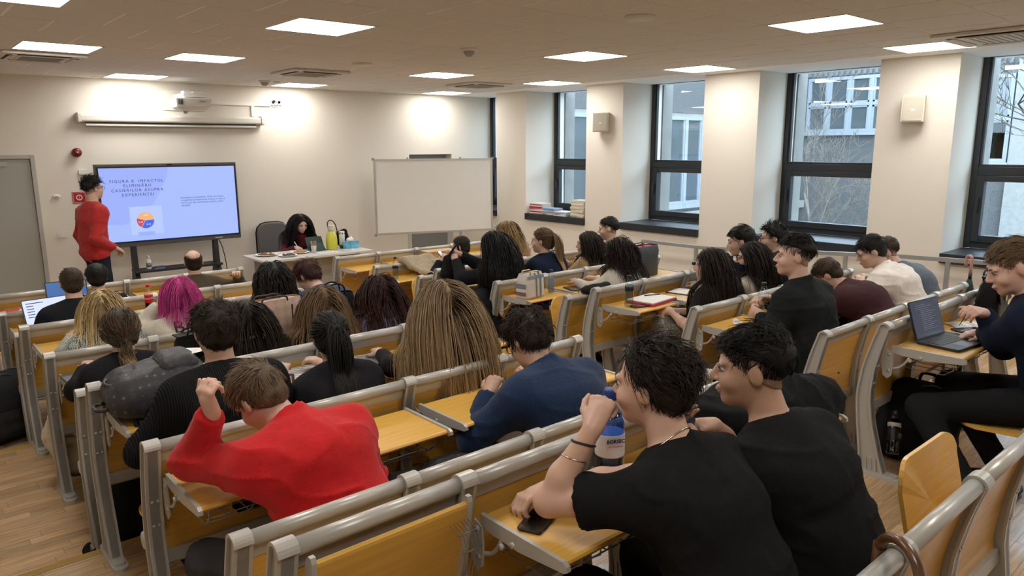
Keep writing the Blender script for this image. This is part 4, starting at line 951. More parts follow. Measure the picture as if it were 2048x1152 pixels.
# third row (behind the third desk front)
P_(4, 'person with a blond bob and a grey blue tweed jacket', (1.0, 4.965, T1), lean=16, s=.86, seat=.379, fem=True, hy=-10, hp=8, top=cloth('tweed_blue', (.3, .33, .33), 'tweed'), top_off=.02, collar='jacket', top_name='jacket', pants=TR_BLK, vox=.009,
   hair=dict(style='bob', c=((.20, .13, .055), (.85, .64, .32)), len=.25, n=900, m=9, w=.0024, vol=.030, grav=.5, th=.014, cap_t=.45, var=.2), extras=[neck_chain((.7, .62, .45), .004)])
P_(6, 'person with bright pink hair in a cream printed hoodie', (1.49, 4.965, T1), lean=12, s=.88, seat=.388, fem=True, hy=-4, hr=-8, top=cloth('cream_hoodie', (.56, .52, .44)), top_off=.024, collar='hood', top_name='hoodie', pants=TR_BLK, lh=(1.385, 5.24, 1.07), lpole=(-.7, .5, -.6), lpn=(1, 0, 0), lhd=(.2, -.1, 1), bulk=1.05,
   hair=dict(style='bob', c=((.36, .030, .15), (.62, .07, .29)), len=.20, n=900, m=8, w=.0024, vol=.026, grav=.5, th=.014, cap_t=.4, var=.3), extras=[back_text([('BR', -.125, .045, .115), ('C', -.03, -.065, .115)], mat('print_black', (.015, .015, .015), .8))])
P_(9, 'person with curly shoulder length black hair in a black top', (2.12, 4.965, T1), lean=10, s=.89, seat=.404, fem=True, hy=-6, top=cloth('top_black', (.016, .015, .017)), top_name='sweater', pants=TR_BLK, collar='v',
   hair=dict(style='curly', c=((.010, .011, .011), (.035, .020, .012)), len=.27, n=800, m=14, w=.0026, vol=.042, wave=.55, wf=1.7, grav=.42, th=.016))
P_(10, 'person with short auburn hair bent forward in a blue sweater', (2.52, 4.965, T1), lean=20, bend=25, s=.93, seat=.435, fem=True, hy=22, hp=38, top=cloth('sweater_blue', (.036, .062, .105), 'knit'), top_name='sweater', pants=TR_BLK, bulk=1.05,
   hair=dict(style='short', c=((.035, .012, .010), (.060, .018, .013)), n=900, side=.05, top=.075, th=.014, w=.0022, fade=.5, comb=(.2, .5, .0), fall=.25, mess=.2, whorl=.5, lift=.3, bang=.0))
# fourth row
P_(5, 'person with a low wavy brown ponytail in a black blazer', (.91, 4.115, T1), lean=12, s=.89, seat=.396, fem=True, hy=-4, hp=4, top=cloth('blazer_black', (.013, .013, .016)), top_off=.022, collar='jacket', top_name='blazer', pants=TR_BLK, vox=.008, wr=.003,
   hair=dict(style='pony', tie=(0, -.102, -.052), tiecol=1, c=((.026, .016, .010), (.50, .34, .18)), len=.60, n=950, m=28, w=.0022, vol=.016, wave=.50, wf=1.15, gather=3.5, grav=.5, th=.012, cap_t=.06, var=.3, part=.0))
P_(8, 'person with long dark brown hair half hidden behind the ribbed sweater', (1.60, 4.115, T1), lean=20, s=.86, seat=.366, fem=True, hy=-5, top=MATS['top_black'], pants=TR_BLK, hair=dict(style='long', c=DKB, len=.40, n=550, m=10, w=.0028, vol=.030, th=.012))
P_(11, 'person with long light brown hair at the open laptop', (2.09, 4.115, T1), lean=15, s=.86, seat=.379, fem=True, hy=-12, hp=10, top=MATS['top_black'], pants=TR_BLK, hair=dict(style='long', c=((.09, .052, .026), (.28, .175, .085)), len=.42, n=900, m=11, w=.0024, vol=.034, th=.013, wave=.10, cap_t=.25))
P_(13, 'person with long wavy dark auburn hair and a pale blue top', (2.50, 4.115, T1), lean=12, s=.88, seat=.39, fem=True, hy=-4, top=cloth('top_pale_blue', (.24, .30, .46)), top_name='shirt', pants=TR_BLK, bulk=1.05,
   hair=dict(style='long', c=((.022, .009, .008), (.070, .022, .015)), len=.42, n=1000, m=13, w=.0024, vol=.040, th=.014, wave=.26, wf=1.2))
# fifth row
P_(7, 'person with thick dark hair in a black ribbed sweater', (1.03, 2.935, T2), lean=18, bend=6, s=.98, seat=.434, hy=-4, hp=3, bulk=1.08, top=cloth('ribbed_black', (.012, .012, .013), 'ribs'), top_off=.02, top_name='sweater', collar='crew', pants=TR_JEAN, vox=.0075, hs=1.04,
   lh=(.86, 3.30, 1.0), rh=(1.22, 3.33, 1.0), hair=S(1900, dict(c=DKB, side=.032, top=.062, th=.015, lift=.25, w=.0018, fade=.7, comb=(.05, .35, .15), fall=.16, mess=.22, whorl=.35)))
P_(12, 'person with a sleek black high ponytail in a black vest', (1.56, 2.935, T2), lean=20, s=.88, seat=.385, fem=True, hy=-16, hp=10, top=cloth('vest_black', (.014, .013, .016)), top_off=.018, top_name='blazer', collar='jacket', pants=TR_BLK, vox=.0075, wr=.003,
   hair=dict(style='pony', tie=(.012, -.112, .045), tiecol=1, c=BLK, len=.68, n=1100, m=22, w=.0026, vol=.014, wave=.06, gather=1.3, grav=.55, th=.010, var=.25))
P_(14, 'person with very long straight blond hair in a black top', (2.14, 2.935, T2), lean=5, s=.92, seat=.42, fem=True, hy=-8, hp=2, top=MATS['top_black'], top_name='sweater', pants=TR_BLK, vox=.008,
   hair=dict(style='long', c=((.10, .062, .032), (.52, .36, .19)), len=.60, n=2600, m=12, w=.0019, vol=.026, th=.014, wave=.05, back=.16, cap_t=.30, var=.32, grav=.40))
# sixth row
P_(15, 'person in a red pullover leaning on the desk with head bowed', (1.10, 2.10, T2), lean=28, bend=30, side=-12, s=1.0, seat=.455, bulk=1.12, al=.94, hy=16, hp=42, hr=-10, top=cloth('red_pullover', (.50, .016, .018)), top_off=.018, top_name='pullover', collar='shirt', pants=TR_GREY, vox=.0065, wr=.013, hs=1.02,
   lh=(.765, 2.41, 1.245), lpole=(-.05, .2, -1), lpn=(.9, .3, 0), lhd=(-.25, -.05, 1), lcurl=.75, rh=(1.20, 2.52, .98), rpole=(.6, -.5, -1), knees=[(1.15, 2.55, .68), (.72, 2.45, .70)], skin=(.62, .38, .29),
   hair=S(2600, dict(c=((.085, .057, .033), (.22, .15, .088)), var=.5, lift=.30, side=.014, top=.060, th=.008, w=.0013, m=7, fade=.9, comb=(-.1, .75, .15), fall=.12, mess=.14, whorl=.8, clump=.25)))
P_(16, 'person in a navy quarter zip top with dark wavy hair and glasses', (2.22, 2.10, T2), lean=22, bend=24, s=1.0, seat=.382, bulk=1.2, hy=-2, hp=34, top=cloth('navy_fleece', (.014, .030, .075), 'speck'), top_off=.02, top_name='pullover', collar='shirt', pants=TR_BLK, vox=.007, wr=.009, hs=1.03,
   lh=(2.05, 2.52, .985), rh=(2.42, 2.54, .985), hair=S(2200, dict(c=DKB, side=.045, top=.075, th=.015, lift=.38, w=.0017, m=7, fade=.6, comb=(0, .25, .1), fall=.12, mess=.3, wave=.45, whorl=.3)), extras=[glasses()])
# seventh row, nearest
P_(17, 'person in a black t-shirt with wavy dark hair resting the mouth on a fist', (1.60, .90, T3), lean=30, bend=12, s=1.06, seat=.425, bulk=1.06, hy=13, hp=4, tw=8, al=.93, hs=1.05, neck=1.15, top=cloth('tee_black', (.011, .011, .012)), top_off=.012, sleeve=.62, collar='tee', top_name='t_shirt', pants=TR_BLK, vox=.0058, wr=.009, skin=(.63, .40, .30),
   lh=(1.395, 1.27, 1.365), lpole=(-.35, .05, -1.0), lpn=(.8, .3, -.35), lhd=(.55, .15, .6), lcurl=.85, rh=(1.40, 1.46, 1.115), rpole=(.8, -.3, -.8), rhd=(-.8, .25, -.15), rpn=(0, -.2, -1), rcurl=.55,
   hair=S(2800, dict(c=((.014, .010, .008), (.030, .020, .014)), side=.045, top=.080, th=.015, w=.0014, m=9, fade=.45, comb=(0, -.55, .1), fall=.14, mess=.18, wave=.28, whorl=.3, clump=.7, lift=.20, line=((0, .066), (35, .062), (58, .040), (74, .012), (95, .002), (115, -.045), (150, -.078), (180, -.085)))), face=True,
   extras=[neck_chain((.75, .72, .66), .0022), wristband(1, .80, .0032, mat('band_black', (.01, .01, .01), .5), 'black_wristband', .012), wristband(1, .60, .0018, mat('chain_silver', (.75, .68, .5), .25, metal=1), 'chain_bracelet', .012)])
P_(18, 'person in a black t-shirt with a short faded haircut looking at a phone', (2.03, .85, T3), lean=29, bend=12, s=1.05, seat=.405, bulk=1.10, hy=30, hp=5, hs=1.10, neck=1.1, top=MATS['tee_black'], top_off=.013, sleeve=.7, collar='tee', top_name='t_shirt', pants=TR_BLK, vox=.006, wr=.012, skin=(.50, .30, .205),
   rh=(2.09, 1.34, 1.17), rhd=(-.75, .15, .15), rpn=(-.2, .2, -1), rcurl=.6, lh=(1.93, 1.30, 1.17), lhd=(.3, .7, .3), lpn=(.6, 0, .7), lcurl=.5, rpole=(.8, -.4, -.7),
   hair=S(2800, dict(c=BLK, side=.010, top=.060, th=.010, stub=(.50, .30, .205), line=((0, .060), (35, .056), (55, .046), (72, .034), (95, .030), (120, .006), (150, -.020), (180, -.030)), w=.0013, m=7, fade=1.25, comb=(0, .30, .35), fall=.10, mess=.14, whorl=.5)), face=True)
# --- right block
P_(19, 'person with cropped hair in a black jacket looking at a phone', (4.79, 6.15, T0), lean=15, s=.92, seat=.378, hy=32, hp=10, top=MATS['suit_black'], top_off=.02, top_name='jacket', collar='jacket', pants=TR_BLK, lh=(4.62, 6.50, .88), rh=(4.76, 6.5, .85), face=True, hair=S(600, dict(c=DKB, side=.006, top=.014, th=.005, stub=(.56, .36, .27), w=.0018, fade=.8, lift=.5)))
P_(21, 'person with long curly blond hair near the whiteboard', (5.39, 6.15, T0), lean=8, s=.96, seat=.45, fem=True, hy=25, top=cloth('top_pink', (.40, .10, .16)), pants=TR_BLK, hair=dict(style='curly', c=((.17, .11, .05), (.55, .38, .17)), len=.36, n=700, m=13, w=.0030, vol=.045, wave=.4, wf=1.5, th=.018, cap_t=.4))
P_(20, 'person with long straight black hair in a black coat holding a bag', (4.27, 4.965, T1), lean=10, s=.96, seat=.429, fem=True, yaw=18, hy=18, hp=12, top=MATS['blazer_black'], top_off=.022, top_name='jacket', collar='jacket', pants=TR_BLK, lh=(3.98, 5.36, 1.09), rh=(4.06, 5.40, 1.13), bulk=1.05,
   hair=dict(style='long', c=((.008, .007, .007), (.013, .011, .010)), len=.60, n=1200, m=13, w=.0026, vol=.034, th=.012, rough=.5, wave=.03))
P_(22, 'person with a long blond ponytail in a navy blazer', (4.82, 4.965, T1), lean=8, s=.94, seat=.422, fem=True, hy=28, hp=2, top=cloth('blazer_navy', (.012, .018, .040)), top_off=.022, top_name='blazer', collar='jacket', pants=TR_BLK, face=True,
   hair=dict(style='pony', tie=(0, -.115, .055), tiecol=0, c=((.060, .035, .020), (.48, .32, .15)), len=.62, n=900, m=18, w=.0024, vol=.013, gather=2.4, grav=.55, th=.010, cap_t=.10, var=.35))
P_(23, 'person with long dark hair in a tan jacket reaching over the desk', (5.48, 4.965, T1), lean=12, s=.87, seat=.385, fem=True, hy=40, hp=4, top=cloth('jacket_tan', (.36, .245, .125), 'knit'), top_off=.018, top_name='jacket', pants=TR_BLK, lh=(5.33, 5.33, .905), rh=(5.45, 5.36, .905), face=True, hair=dict(style='long', c=DKB, len=.36, n=800, m=11, w=.0026, vol=.028, th=.011))
P_(24, 'person with short dark hair in an olive grey jacket by the window sill', (5.86, 4.965, T1), lean=15, s=.99, seat=.436, hy=38, hp=6, top=cloth('jacket_olive', (.062, .060, .050), 'knit'), top_off=.022, top_name='jacket', collar='jacket', pants=TR_BLK, face=True, hair=S(700, dict(c=BLK, side=.010, top=.045, th=.010, stub=(.56, .36, .27), line=((0, .060), (35, .056), (55, .046), (72, .034), (95, .030), (120, .006), (150, -.020), (180, -.030)), w=.0020, fade=1.3, comb=(0, .5, .3))))
P_(25, 'person with long curly dark hair in a white top', (4.94, 4.115, T1), lean=8, s=.90, seat=.418, fem=True, hy=24, hp=4, top=cloth('top_white', (.62, .58, .52)), top_name='sweater', pants=TR_BLK, hair=dict(style='curly', c=((.014, .010, .008), (.030, .018, .012)), len=.38, n=1000, m=15, w=.0026, vol=.046, wave=.45, wf=1.6, th=.015))
P_(26, 'person with straight dark hair in a navy hoodie behind the girl with glasses', (5.28, 2.935, T2), lean=22, bend=15, s=1.02, seat=.451, hy=30, hp=12, top=cloth('hoodie_navy', (.010, .014, .028)), top_off=.022, top_name='hoodie', collar='hood', pants=TR_BLK, face=True, hair=S(900, dict(c=BLK, side=.020, top=.06, th=.011, w=.0019, fade=.9, comb=(0, .7, .1), fall=.14)))
P_(27, 'person with tight dark curls and glasses by the third window', (5.70, 2.935, T2), lean=22, s=1.0, seat=.439, hy=34, hp=5, top=cloth('sweater_dark', (.020, .022, .028)), top_name='sweater', collar='shirt', pants=TR_BLK, face=True, extras=[glasses()], hair=S(1100, dict(c=BLK, side=.014, top=.055, th=.016, lift=.6, w=.0021, m=8, fade=1.0, comb=(0, .2, .5), wave=.9, mess=.3, fall=.05)))
P_(28, 'person with long dark hair in a black tee and a grey sequin skirt', (4.60, 2.935, T2), lean=8, s=.87, seat=.391, fem=True, hy=26, hp=6, top=MATS['top_black'], top_name='t_shirt', sleeve=.6, collar='tee', pants=cloth('sequin_grey', (.13, .125, .115), 'sequin'), knees=[(4.52, 3.30, .80), (4.36, 3.27, .80)], feet=[(4.42, 3.20, .30), (4.18, 3.05, .30)], vox=.008, lh=(4.36, 3.20, .90), rh=(4.42, 3.22, .90), lcurl=.5, rcurl=.5, skirt=True,
   hair=dict(style='long', c=DKB, len=.46, n=1100, m=12, w=.0022, vol=.028, th=.011, wave=.03))
P_(29, 'person with long dark hair and round glasses in a cream blouse', (5.15, 2.935, T2), lean=8, s=.87, seat=.392, fem=True, hy=38, hp=4, top=cloth('blouse_cream', (.50, .43, .36)), top_name='blouse', collar='shirt', pants=TR_BLK, face=True, vox=.008, extras=[glasses()], hair=dict(style='long', c=((.013, .009, .007), (.022, .014, .010)), len=.44, n=1100, m=12, w=.0022, vol=.030, th=.011, wave=.04))
P_(30, 'person in a black shirt with a high faded haircut holding a bottle', (4.33, 2.085, T2), lean=14, bend=8, s=1.04, seat=.462, bulk=1.18, hy=34, hp=0, hs=1.06, top=cloth('shirt_black', (.015, .017, .018)), top_off=.016, top_name='shirt', collar='shirt', pants=TR_BLK, face=True, vox=.007, wr=.011, skin=(.62, .40, .31), neck=1.05,
   rh=(4.33, 2.42, 1.135), rhd=(-.7, .2, .1), rpn=(-.3, -.2, -1), rcurl=.6, lh=(4.16, 2.36, 1.06), lhd=(.1, .7, .1), lpn=(1, 0, 0), lcurl=.75, hair=S(2000, dict(c=BLK, side=.012, top=.064, th=.012, stub=(.62, .40, .31), line=((0, .062), (35, .058), (55, .052), (72, .046), (95, .044), (120, .030), (150, .012), (180, .004)), w=.0016, m=7, fade=2.0, comb=(0, .25, .55), fall=.06, mess=.25, wave=.15)))
P_(31, 'person in a maroon jacket bent low over the desk', (5.40, 2.085, T2), lean=38, bend=25, s=.98, seat=.411, bulk=1.08, hy=20, hp=42, top=cloth('jacket_maroon', (.050, .020, .023)), top_off=.022, top_name='jacket', collar='shirt', pants=TR_BLK, vox=.008, hair=S(1300, dict(c=BRN, side=.014, top=.045, th=.009, w=.0017, fade=1.0, comb=(0, .6, .1), mess=.2)))
P_(32, 'person in a white shirt bent over a note with dark hair', (5.90, 2.085, T2), lean=28, bend=18, s=1.02, seat=.431, bulk=1.08, hy=36, hp=24, hs=1.03, top=cloth('shirt_white', (.68, .63, .58)), top_off=.016, top_name='shirt', collar='shirt', pants=TR_NAVY, face=True, vox=.0075, wr=.013, lh=(5.55, 2.50, 1.02), rh=(5.8, 2.5, 1.02), hair=S(1700, dict(c=BLK, side=.012, top=.048, th=.009, w=.0016, fade=1.0, comb=(0, .7, .15), fall=.12)))
P_(33, 'person in a blue grey blazer behind the white shirt', (6.22, 2.085, T2), lean=30, bend=22, s=1.02, seat=.412, bulk=1.08, hy=32, hp=22, top=cloth('blazer_grey_blue', (.085, .105, .135), 'knit'), top_off=.022, top_name='blazer', collar='jacket', pants=TR_NAVY, vox=.009, hair=S(800, dict(c=BRN, side=.008, top=.030, th=.008, stub=(.56, .36, .27), line=((0, .060), (35, .056), (55, .046), (72, .034), (95, .030), (120, .006), (150, -.020), (180, -.030)), w=.0019, fade=1.5, comb=(0, .5, .3))))
P_(34, 'person in a navy suit writing notes beside the laptop', (4.29, .81, T3), lean=16, bend=16, s=1.04, seat=.478, bulk=1.10, hy=34, hp=24, hs=1.12, top=cloth('suit_navy', (.010, .015, .033)), top_off=.022, top_name='jacket', collar='jacket', pants=TR_BLK, face=True, vox=.007, wr=.004, skin=(.66, .42, .33),
   rh=(4.30, 1.18, 1.25), rhd=(-.8, .25, .25), rpn=(-.2, .5, -.8), rcurl=.55, lh=(4.50, 1.22, 1.10), lhd=(-.4, .7, -.1), lpole=(-1, -.2, -.7), knees=[(4.50, 1.36, .78), (4.02, 1.34, .76)], feet=[(4.30, 1.0, .42), (3.75, .95, .42)],
   hair=S(1700, dict(stub=(.40, .26, .18), line=((0, .060), (35, .056), (55, .046), (72, .034), (95, .030), (120, .006), (150, -.020), (180, -.030)), c=((.095, .062, .034), (.20, .135, .075)), side=.010, top=.055, th=.008, w=.0016, m=7, fade=1.2, comb=(0, .75, .2), fall=.08)))
# --- at the front
P_(35, 'standing speaker in a red sweater and dark jeans looking at the screen', (1.80, 9.2, 0), yaw=-76, sit=False, lean=2, bend=6, s=1.055, hy=6, hp=-2, top=cloth('sweater_red', (.42, .030, .030), 'knit'), top_off=.017, top_name='sweater', collar='crew', pants=TR_NAVY, face=True, vox=.008, wr=.010, bulk=.93,
   rh=(1.975, 9.08, 1.02), rpole=(.3, -1, -.1), rcurl=.5, lh='down', extras=[glasses()], hair=S(1100, dict(c=BLK, side=.012, top=.065, th=.014, lift=.7, stub=(.56, .36, .27), line=((0, .060), (35, .056), (55, .046), (72, .034), (95, .030), (120, .006), (150, -.020), (180, -.030)), w=.0020, m=8, fade=1.3, comb=(0, .25, .55), wave=.4, mess=.3, fall=.04)))
P_(36, 'presenter assistant with long black hair in a maroon turtleneck writing at the table', (4.40, 9.66, 0), yaw=172, lean=14, bend=12, s=.93, seat=.435, fem=True, hy=10, hp=22, top=cloth('maroon_knit', (.085, .010, .018), 'knit'), top_off=.014, top_name='sweater', collar='turtle', pants=TR_BLK, face=True, vox=.0075, rh=(4.22, 9.28, .79), rhd=(.5, -.6, -.2), lh=(4.46, 9.26, .785), lhd=(-.6, -.5, 0), rcurl=.6, skin=(.66, .44, .36),
   hair=dict(style='long', c=((.010, .008, .008), (.014, .011, .010)), len=.46, n=1100, m=12, w=.0024, vol=.022, th=.010, rough=.5, facew=.075, back=.02), extras=[neck_chain((.8, .75, .6), .0016, .06)])
# ================================================================== THINGS
def text(body, size, loc, R, m, parent, name='lettering', ex=.0004, space=1.0, align='CENTER', bold=0, line=1.0):
    cu = bpy.data.curves.new('txt', 'FONT'); cu.body = body; cu.size = size; cu.align_x = align; cu.extrude = ex; cu.resolution_u = 2; cu.space_character = space; cu.space_line = line; cu.offset = bold
    ob = bpy.data.objects.new('txt', cu); COL.objects.link(ob); dg = bpy.context.evaluated_depsgraph_get(); me = bpy.data.meshes.new_from_object(ob.evaluated_get(dg)); bpy.data.objects.remove(ob)
    V = np.array([v.co[:] for v in me.vertices]); mb = MB(); mb.add(V@np.asarray(R).T+np.array(loc), [tuple(p.vertices) for p in me.polygons]); return mb.build(name, m, parent)
RF = rotx(PI/2)                                        # text standing upright, read from -y
def blob(name, prims, m, parent=None, vox=.012, wr=.006, seed=0, loc=(0, 0, 0), rz=0, sc=(9, 9, 14)):
    lo = np.min([np.minimum(p['a'], p['b'])-max(p['ra'], p['rb']) if p['t'] == 'c' else p['c']-max(p['r']) for p in prims], 0)-.03
    hi = np.max([np.maximum(p['a'], p['b'])+max(p['ra'], p['rb']) if p['t'] == 'c' else p['c']+max(p['r']) for p in prims], 0)+.03
    f = Field(lo, hi, vox)
    for p in prims: f.prim(p)
    v, q = f.nets(); n = f.grad(v); n /= np.linalg.norm(n, axis=1, keepdims=True)+1e-6
    w = vnoise(v+seed, sc)*.6+vnoise(v+seed*2, (24, 24, 30))*.3+(1-np.abs(vnoise(v+seed, (8, 8, 12))))**5*.6
    return put(name, mesh_np(name, v+n*(w*wr)[:, None], q, m), parent, loc, rz)
def slab(c, r, k=.02, R=None): return elip(c, r, R, k)
DZ = .734
# ---------------- front: interactive display on its stand
t = thing('interactive_display', 'large interactive display showing a slide with a pie chart', 'display', (2.895, 10.0, 0))
MB().box(-.85, .85, -.04, .045, .905, 1.925).build('casing', mat('display_grey', (.10, .105, .11), .45, metal=.4), t, bevel=.008)
MB().box(-.835, .835, -.046, -.0405, .955, 1.895).build('bezel', BLACK, t)
SLD = mat('slide_glow', (.02, .02, .02), .25, emit=(.36, .47, .98), es=.92)
scr = MB().box(-.815, .815, -.050, -.0465, .975, 1.878).build('screen', SLD, t)
SD = mat('slide_shape', (.02, .02, .02), .3, emit=(.31, .40, .88), es=.92); SL = mat('slide_card', (.02, .02, .02), .3, emit=(.42, .52, 1.0), es=.95)
def flat(poly, m, nm, d=.0506):
    n = len(poly); V = [(x, -d, z) for x, z in poly]+[(x, -d+.0005, z) for x, z in poly]; mb = MB(); mb.add(V, [tuple(range(n)), tuple(range(2*n-1, n-1, -1))]+[(i, n+i, n+(i+1) % n, (i+1) % n) for i in range(n)]); return mb.build(nm, m, scr)
flat([(-.815, 1.878), (-.02, 1.878), (-.03, 1.80), (-.06, 1.72), (-.13, 1.62), (-.16, 1.54), (-.24, 1.42), (-.33, 1.36), (-.42, 1.25), (-.60, 1.18), (-.815, 1.20)], SD, 'slide_torn_paper')
flat([(-.52, 1.05), (-.52, 1.40), (.0-.14, 1.40), (-.14, 1.05)], SL, 'chart_card', .0512)
PIEC = (-.345, 1.225); a0 = PI/2-.08
ang = math.radians(160)
for frac, colr in ((.432, (.80, .40, .15)), (.351, (.05, .12, .72)), (.216, (.55, .07, .08))):
    n = 22; pts = [PIEC]+[(PIEC[0]+.098*math.cos(ang-2*PI*frac*i/n), PIEC[1]+.098*math.sin(ang-2*PI*frac*i/n)) for i in range(n+1)]
    ctr = ang-PI*frac; o = (.0035*math.cos(ctr), .0035*math.sin(ctr)); flat([(x+o[0], z+o[1]) for x, z in pts[::-1]], mat('pie_%.2f' % frac, (.02, .02, .02), .4, emit=colr, es=.95), 'pie_slice', .0518); ang -= 2*PI*frac
    text({.432: '43,2%', .351: '35,1%', .216: '21,6%'}[frac], .022, (PIEC[0]+.062*math.cos(ctr), -.0525, PIEC[1]+.062*math.sin(ctr)-.006), RF, mat('slide_white', (.1, .1, .1), .5, emit=(.9, .9, 1), es=.9), scr)
flat([(-.44, 1.03), (-.25, 1.03), (-.25, 1.08), (-.44, 1.08)], SD, 'chart_legend', .0516)
INK = mat('slide_ink', (.01, .01, .02), .6, emit=(.035, .05, .16), es=.6)
text('FIGURA 8. IMPACTUL\nELIMINĂRII\nCASIERILOR ASUPRA\nEXPERIENȚEI', .050, (-.40, -.0525, 1.70), RF, INK, scr, space=1.34, line=1.12)
text('Rezultatele sunt împărțite: 43,2% sunt neutri,\nconsiderând că depinde de context, în timp ce\n35,1% încă văd interacțiunea umană ca fiind\nesențială.', .030, (.10, -.0525, 1.475), RF, INK, scr, align='LEFT', line=1.12)
MB().box(-.03, .03, -.052, -.04, 1.900, 1.918).build('camera_bar', BLACK, t); MB().box(.50, .60, -.0425, -.0405, .925, .94).build('brand_plate', mat('plate_pale', (.5, .5, .5), .4), t)
for s in (-1, 1):
    mb = MB(); x = s*.505; mb.prism([(-.035, .93), (.035, .93), (.06, .60), (.25, .05), (.25, .0), (-.30, .0), (-.30, .05), (-.06, .60)], x-.028, x+.028); mb.build('stand_leg', mat('stand_black', (.012, .012, .013), .5), t)
MB().box(-.53, .53, -.17, .10, .575, .605).build('stand_shelf', MATS['stand_black'], t, bevel=.004); MB().box(-.5, .5, -.02, .02, .10, .15).build('stand_crossbar', MATS['stand_black'], t)
mb = MB(); mb.tube(spline([(.55, .03, .93), (.60, .02, .80), (.64, .02, .55), (.66, .03, .2), (.75, .2, .02)], 6), .006, 6); mb.build('power_cable', BLACK, t)
t = thing('spray_bottle', 'white spray bottle on the display shelf', 'bottle', (2.53, 9.92, .606)); mb = MB(); mb.lathe([(.028, 0), (.031, .01), (.031, .10), (.022, .125), (.012, .135), (.012, .15)], 16); mb.build('bottle', mat('bottle_white', (.75, .75, .73), .35), t)
mb = MB(); mb.box(-.012, .012, -.035, .018, .15, .172); mb.box(-.006, .006, -.03, -.02, .115, .15); mb.build('nozzle', mat('nozzle_white', (.7, .7, .7), .4), t); MB().lathe([(.0316, .03), (.0316, .085)], 16).build('sticker', mat('sticker_grey', (.15, .17, .2), .5), t)
t = thing('board_eraser', 'small blue eraser beside the spray bottle', 'eraser', (2.64, 9.88, .606)); MB().rbox(-.06, .06, -.025, .025, 0, .018, .01).build('felt', mat('felt_grey', (.2, .2, .22), .9), t); MB().rbox(-.06, .06, -.025, .025, .018, .035, .01).build('grip', mat('eraser_blue', (.03, .07, .3), .5), t)
# ---------------- whiteboard on a wheeled stand
wb = thing('whiteboard', 'blank whiteboard with aluminium frame in front of the wall', 'whiteboard', (6.62, 9.42, 0), math.atan2(-.68, 1.76)); L = .945
MB().box(-L+.02, L-.02, -.008, .008, .80, 1.92).build('board', mat('board_white', (.74, .735, .70), .22, coat=.3), wb)
for x0, x1, z0, z1 in ((-L, L, 1.905, 1.935), (-L, L, .785, .815), (-L, -L+.03, .815, 1.905), (L-.03, L, .815, 1.905)): MB().box(x0, x1, -.014, .014, z0, z1).build('frame_bar', mat('alu_frame', (.55, .55, .53), .35, metal=.7), wb)
for x in (-L, L):
    for z in (.785, 1.935): MB().box(x-.018, x+.018, -.017, .017, z-.018, z+.018).build('corner_cap', mat('cap_grey', (.28, .28, .28), .5), wb)
for x in (-.42, .42): MB().box(x-.012, x+.012, .0, .016, 1.935, 1.955).build('clip', MATS['cap_grey'], wb); mb = MB(); mb.box(x-.02, x+.02, .018, .05, .08, 1.9); mb.box(x-.02, x+.02, -.28, .30, .05, .09); mb.build('stand_post', MATS['alu_frame'], wb)
# ---------------- projector, roller screen, cable duct
t = thing('projector', 'white short throw projector on a wall arm above the roller screen', 'projector', (0, 0, 0))
MB().rbox(2.97, 3.53, YF-.018, YF, 2.60, 2.855, .03, axis=1).build('wall_plate', WHITE, t, bevel=.004)
PWH = mat('projector_white', (.72, .71, .67), .4)
MB().rbox(3.11, 3.40, 9.86, YF-.018, 2.745, 2.80, .02, axis=1).build('arm', PWH, t, bevel=.006)
mb = MB(); V = [(3.00, 9.80, 2.62), (3.43, 9.80, 2.65), (3.47, 10.12, 2.65), (3.03, 10.12, 2.62), (2.99, 9.78, 2.735), (3.44, 9.78, 2.735), (3.48, 10.14, 2.735), (3.02, 10.14, 2.735), (3.10, 9.84, 2.575), (3.38, 9.84, 2.60), (3.40, 10.08, 2.60), (3.12, 10.08, 2.575)]
mb.add(V, [(4, 5, 6, 7), (0, 1, 5, 4), (1, 2, 6, 5), (2, 3, 7, 6), (3, 0, 4, 7), (8, 9, 1, 0), (9, 10, 2, 1), (10, 11, 3, 2), (11, 8, 0, 3), (11, 10, 9, 8)]); pj = mb.build('body', PWH, t, bevel=.012)
for i in range(2): MB().box(3.02+i*.035, 3.04+i*.035, 9.772, 9.785, 2.65, 2.715).build('vent_slot', mat('vent_dark', (.08, .08, .08), .6), pj)
text('EPSON', .028, (3.32, 9.783, 2.685), RF, mat('logo_dark', (.06, .06, .07), .5), pj); MB().lathe([(.03, 0), (.022, -.03), (.012, -.034)], 14, o=(3.15, 9.95, 2.58)).build('lens', mat('lens_grey', (.5, .5, .5), .3), pj)
mb = MB(); mb.box(3.15, 3.22, 9.95, 10.08, 2.80, 2.83); mb.box(3.27, 3.34, 9.95, 10.08, 2.80, 2.825); mb.build('mount_knob', WHITE, t)
t = thing('projection_screen', 'rolled up projection screen in a white wall housing', 'projection screen', (0, 0, 0))
SCR = mat('housing_white', (.70, .68, .63), .45); yw = YF-.10
MB().rbox(2.00, 4.27, YF-.115, YF-.012, 2.435, 2.53, .025, axis=0).build('housing', SCR, t)
for x in (1.985, 4.255): MB().rbox(x, x+.035, YF-.125, YF, 2.425, 2.545, .02, axis=0).build('end_cap', SCR, t)
MB().box(2.07, 4.18, YF-.085, YF-.045, 2.418, 2.436).build('fabric_slot', BLACK, t); MB().rbox(2.07, 4.18, YF-.09, YF-.06, 2.385, 2.410, .010, axis=0).build('bottom_bar', SCR, t); MB().box(2.09, 4.16, YF-.076, YF-.074, 2.405, 2.42).build('fabric', mat('screen_fabric', (.6, .6, .58), .8), t)
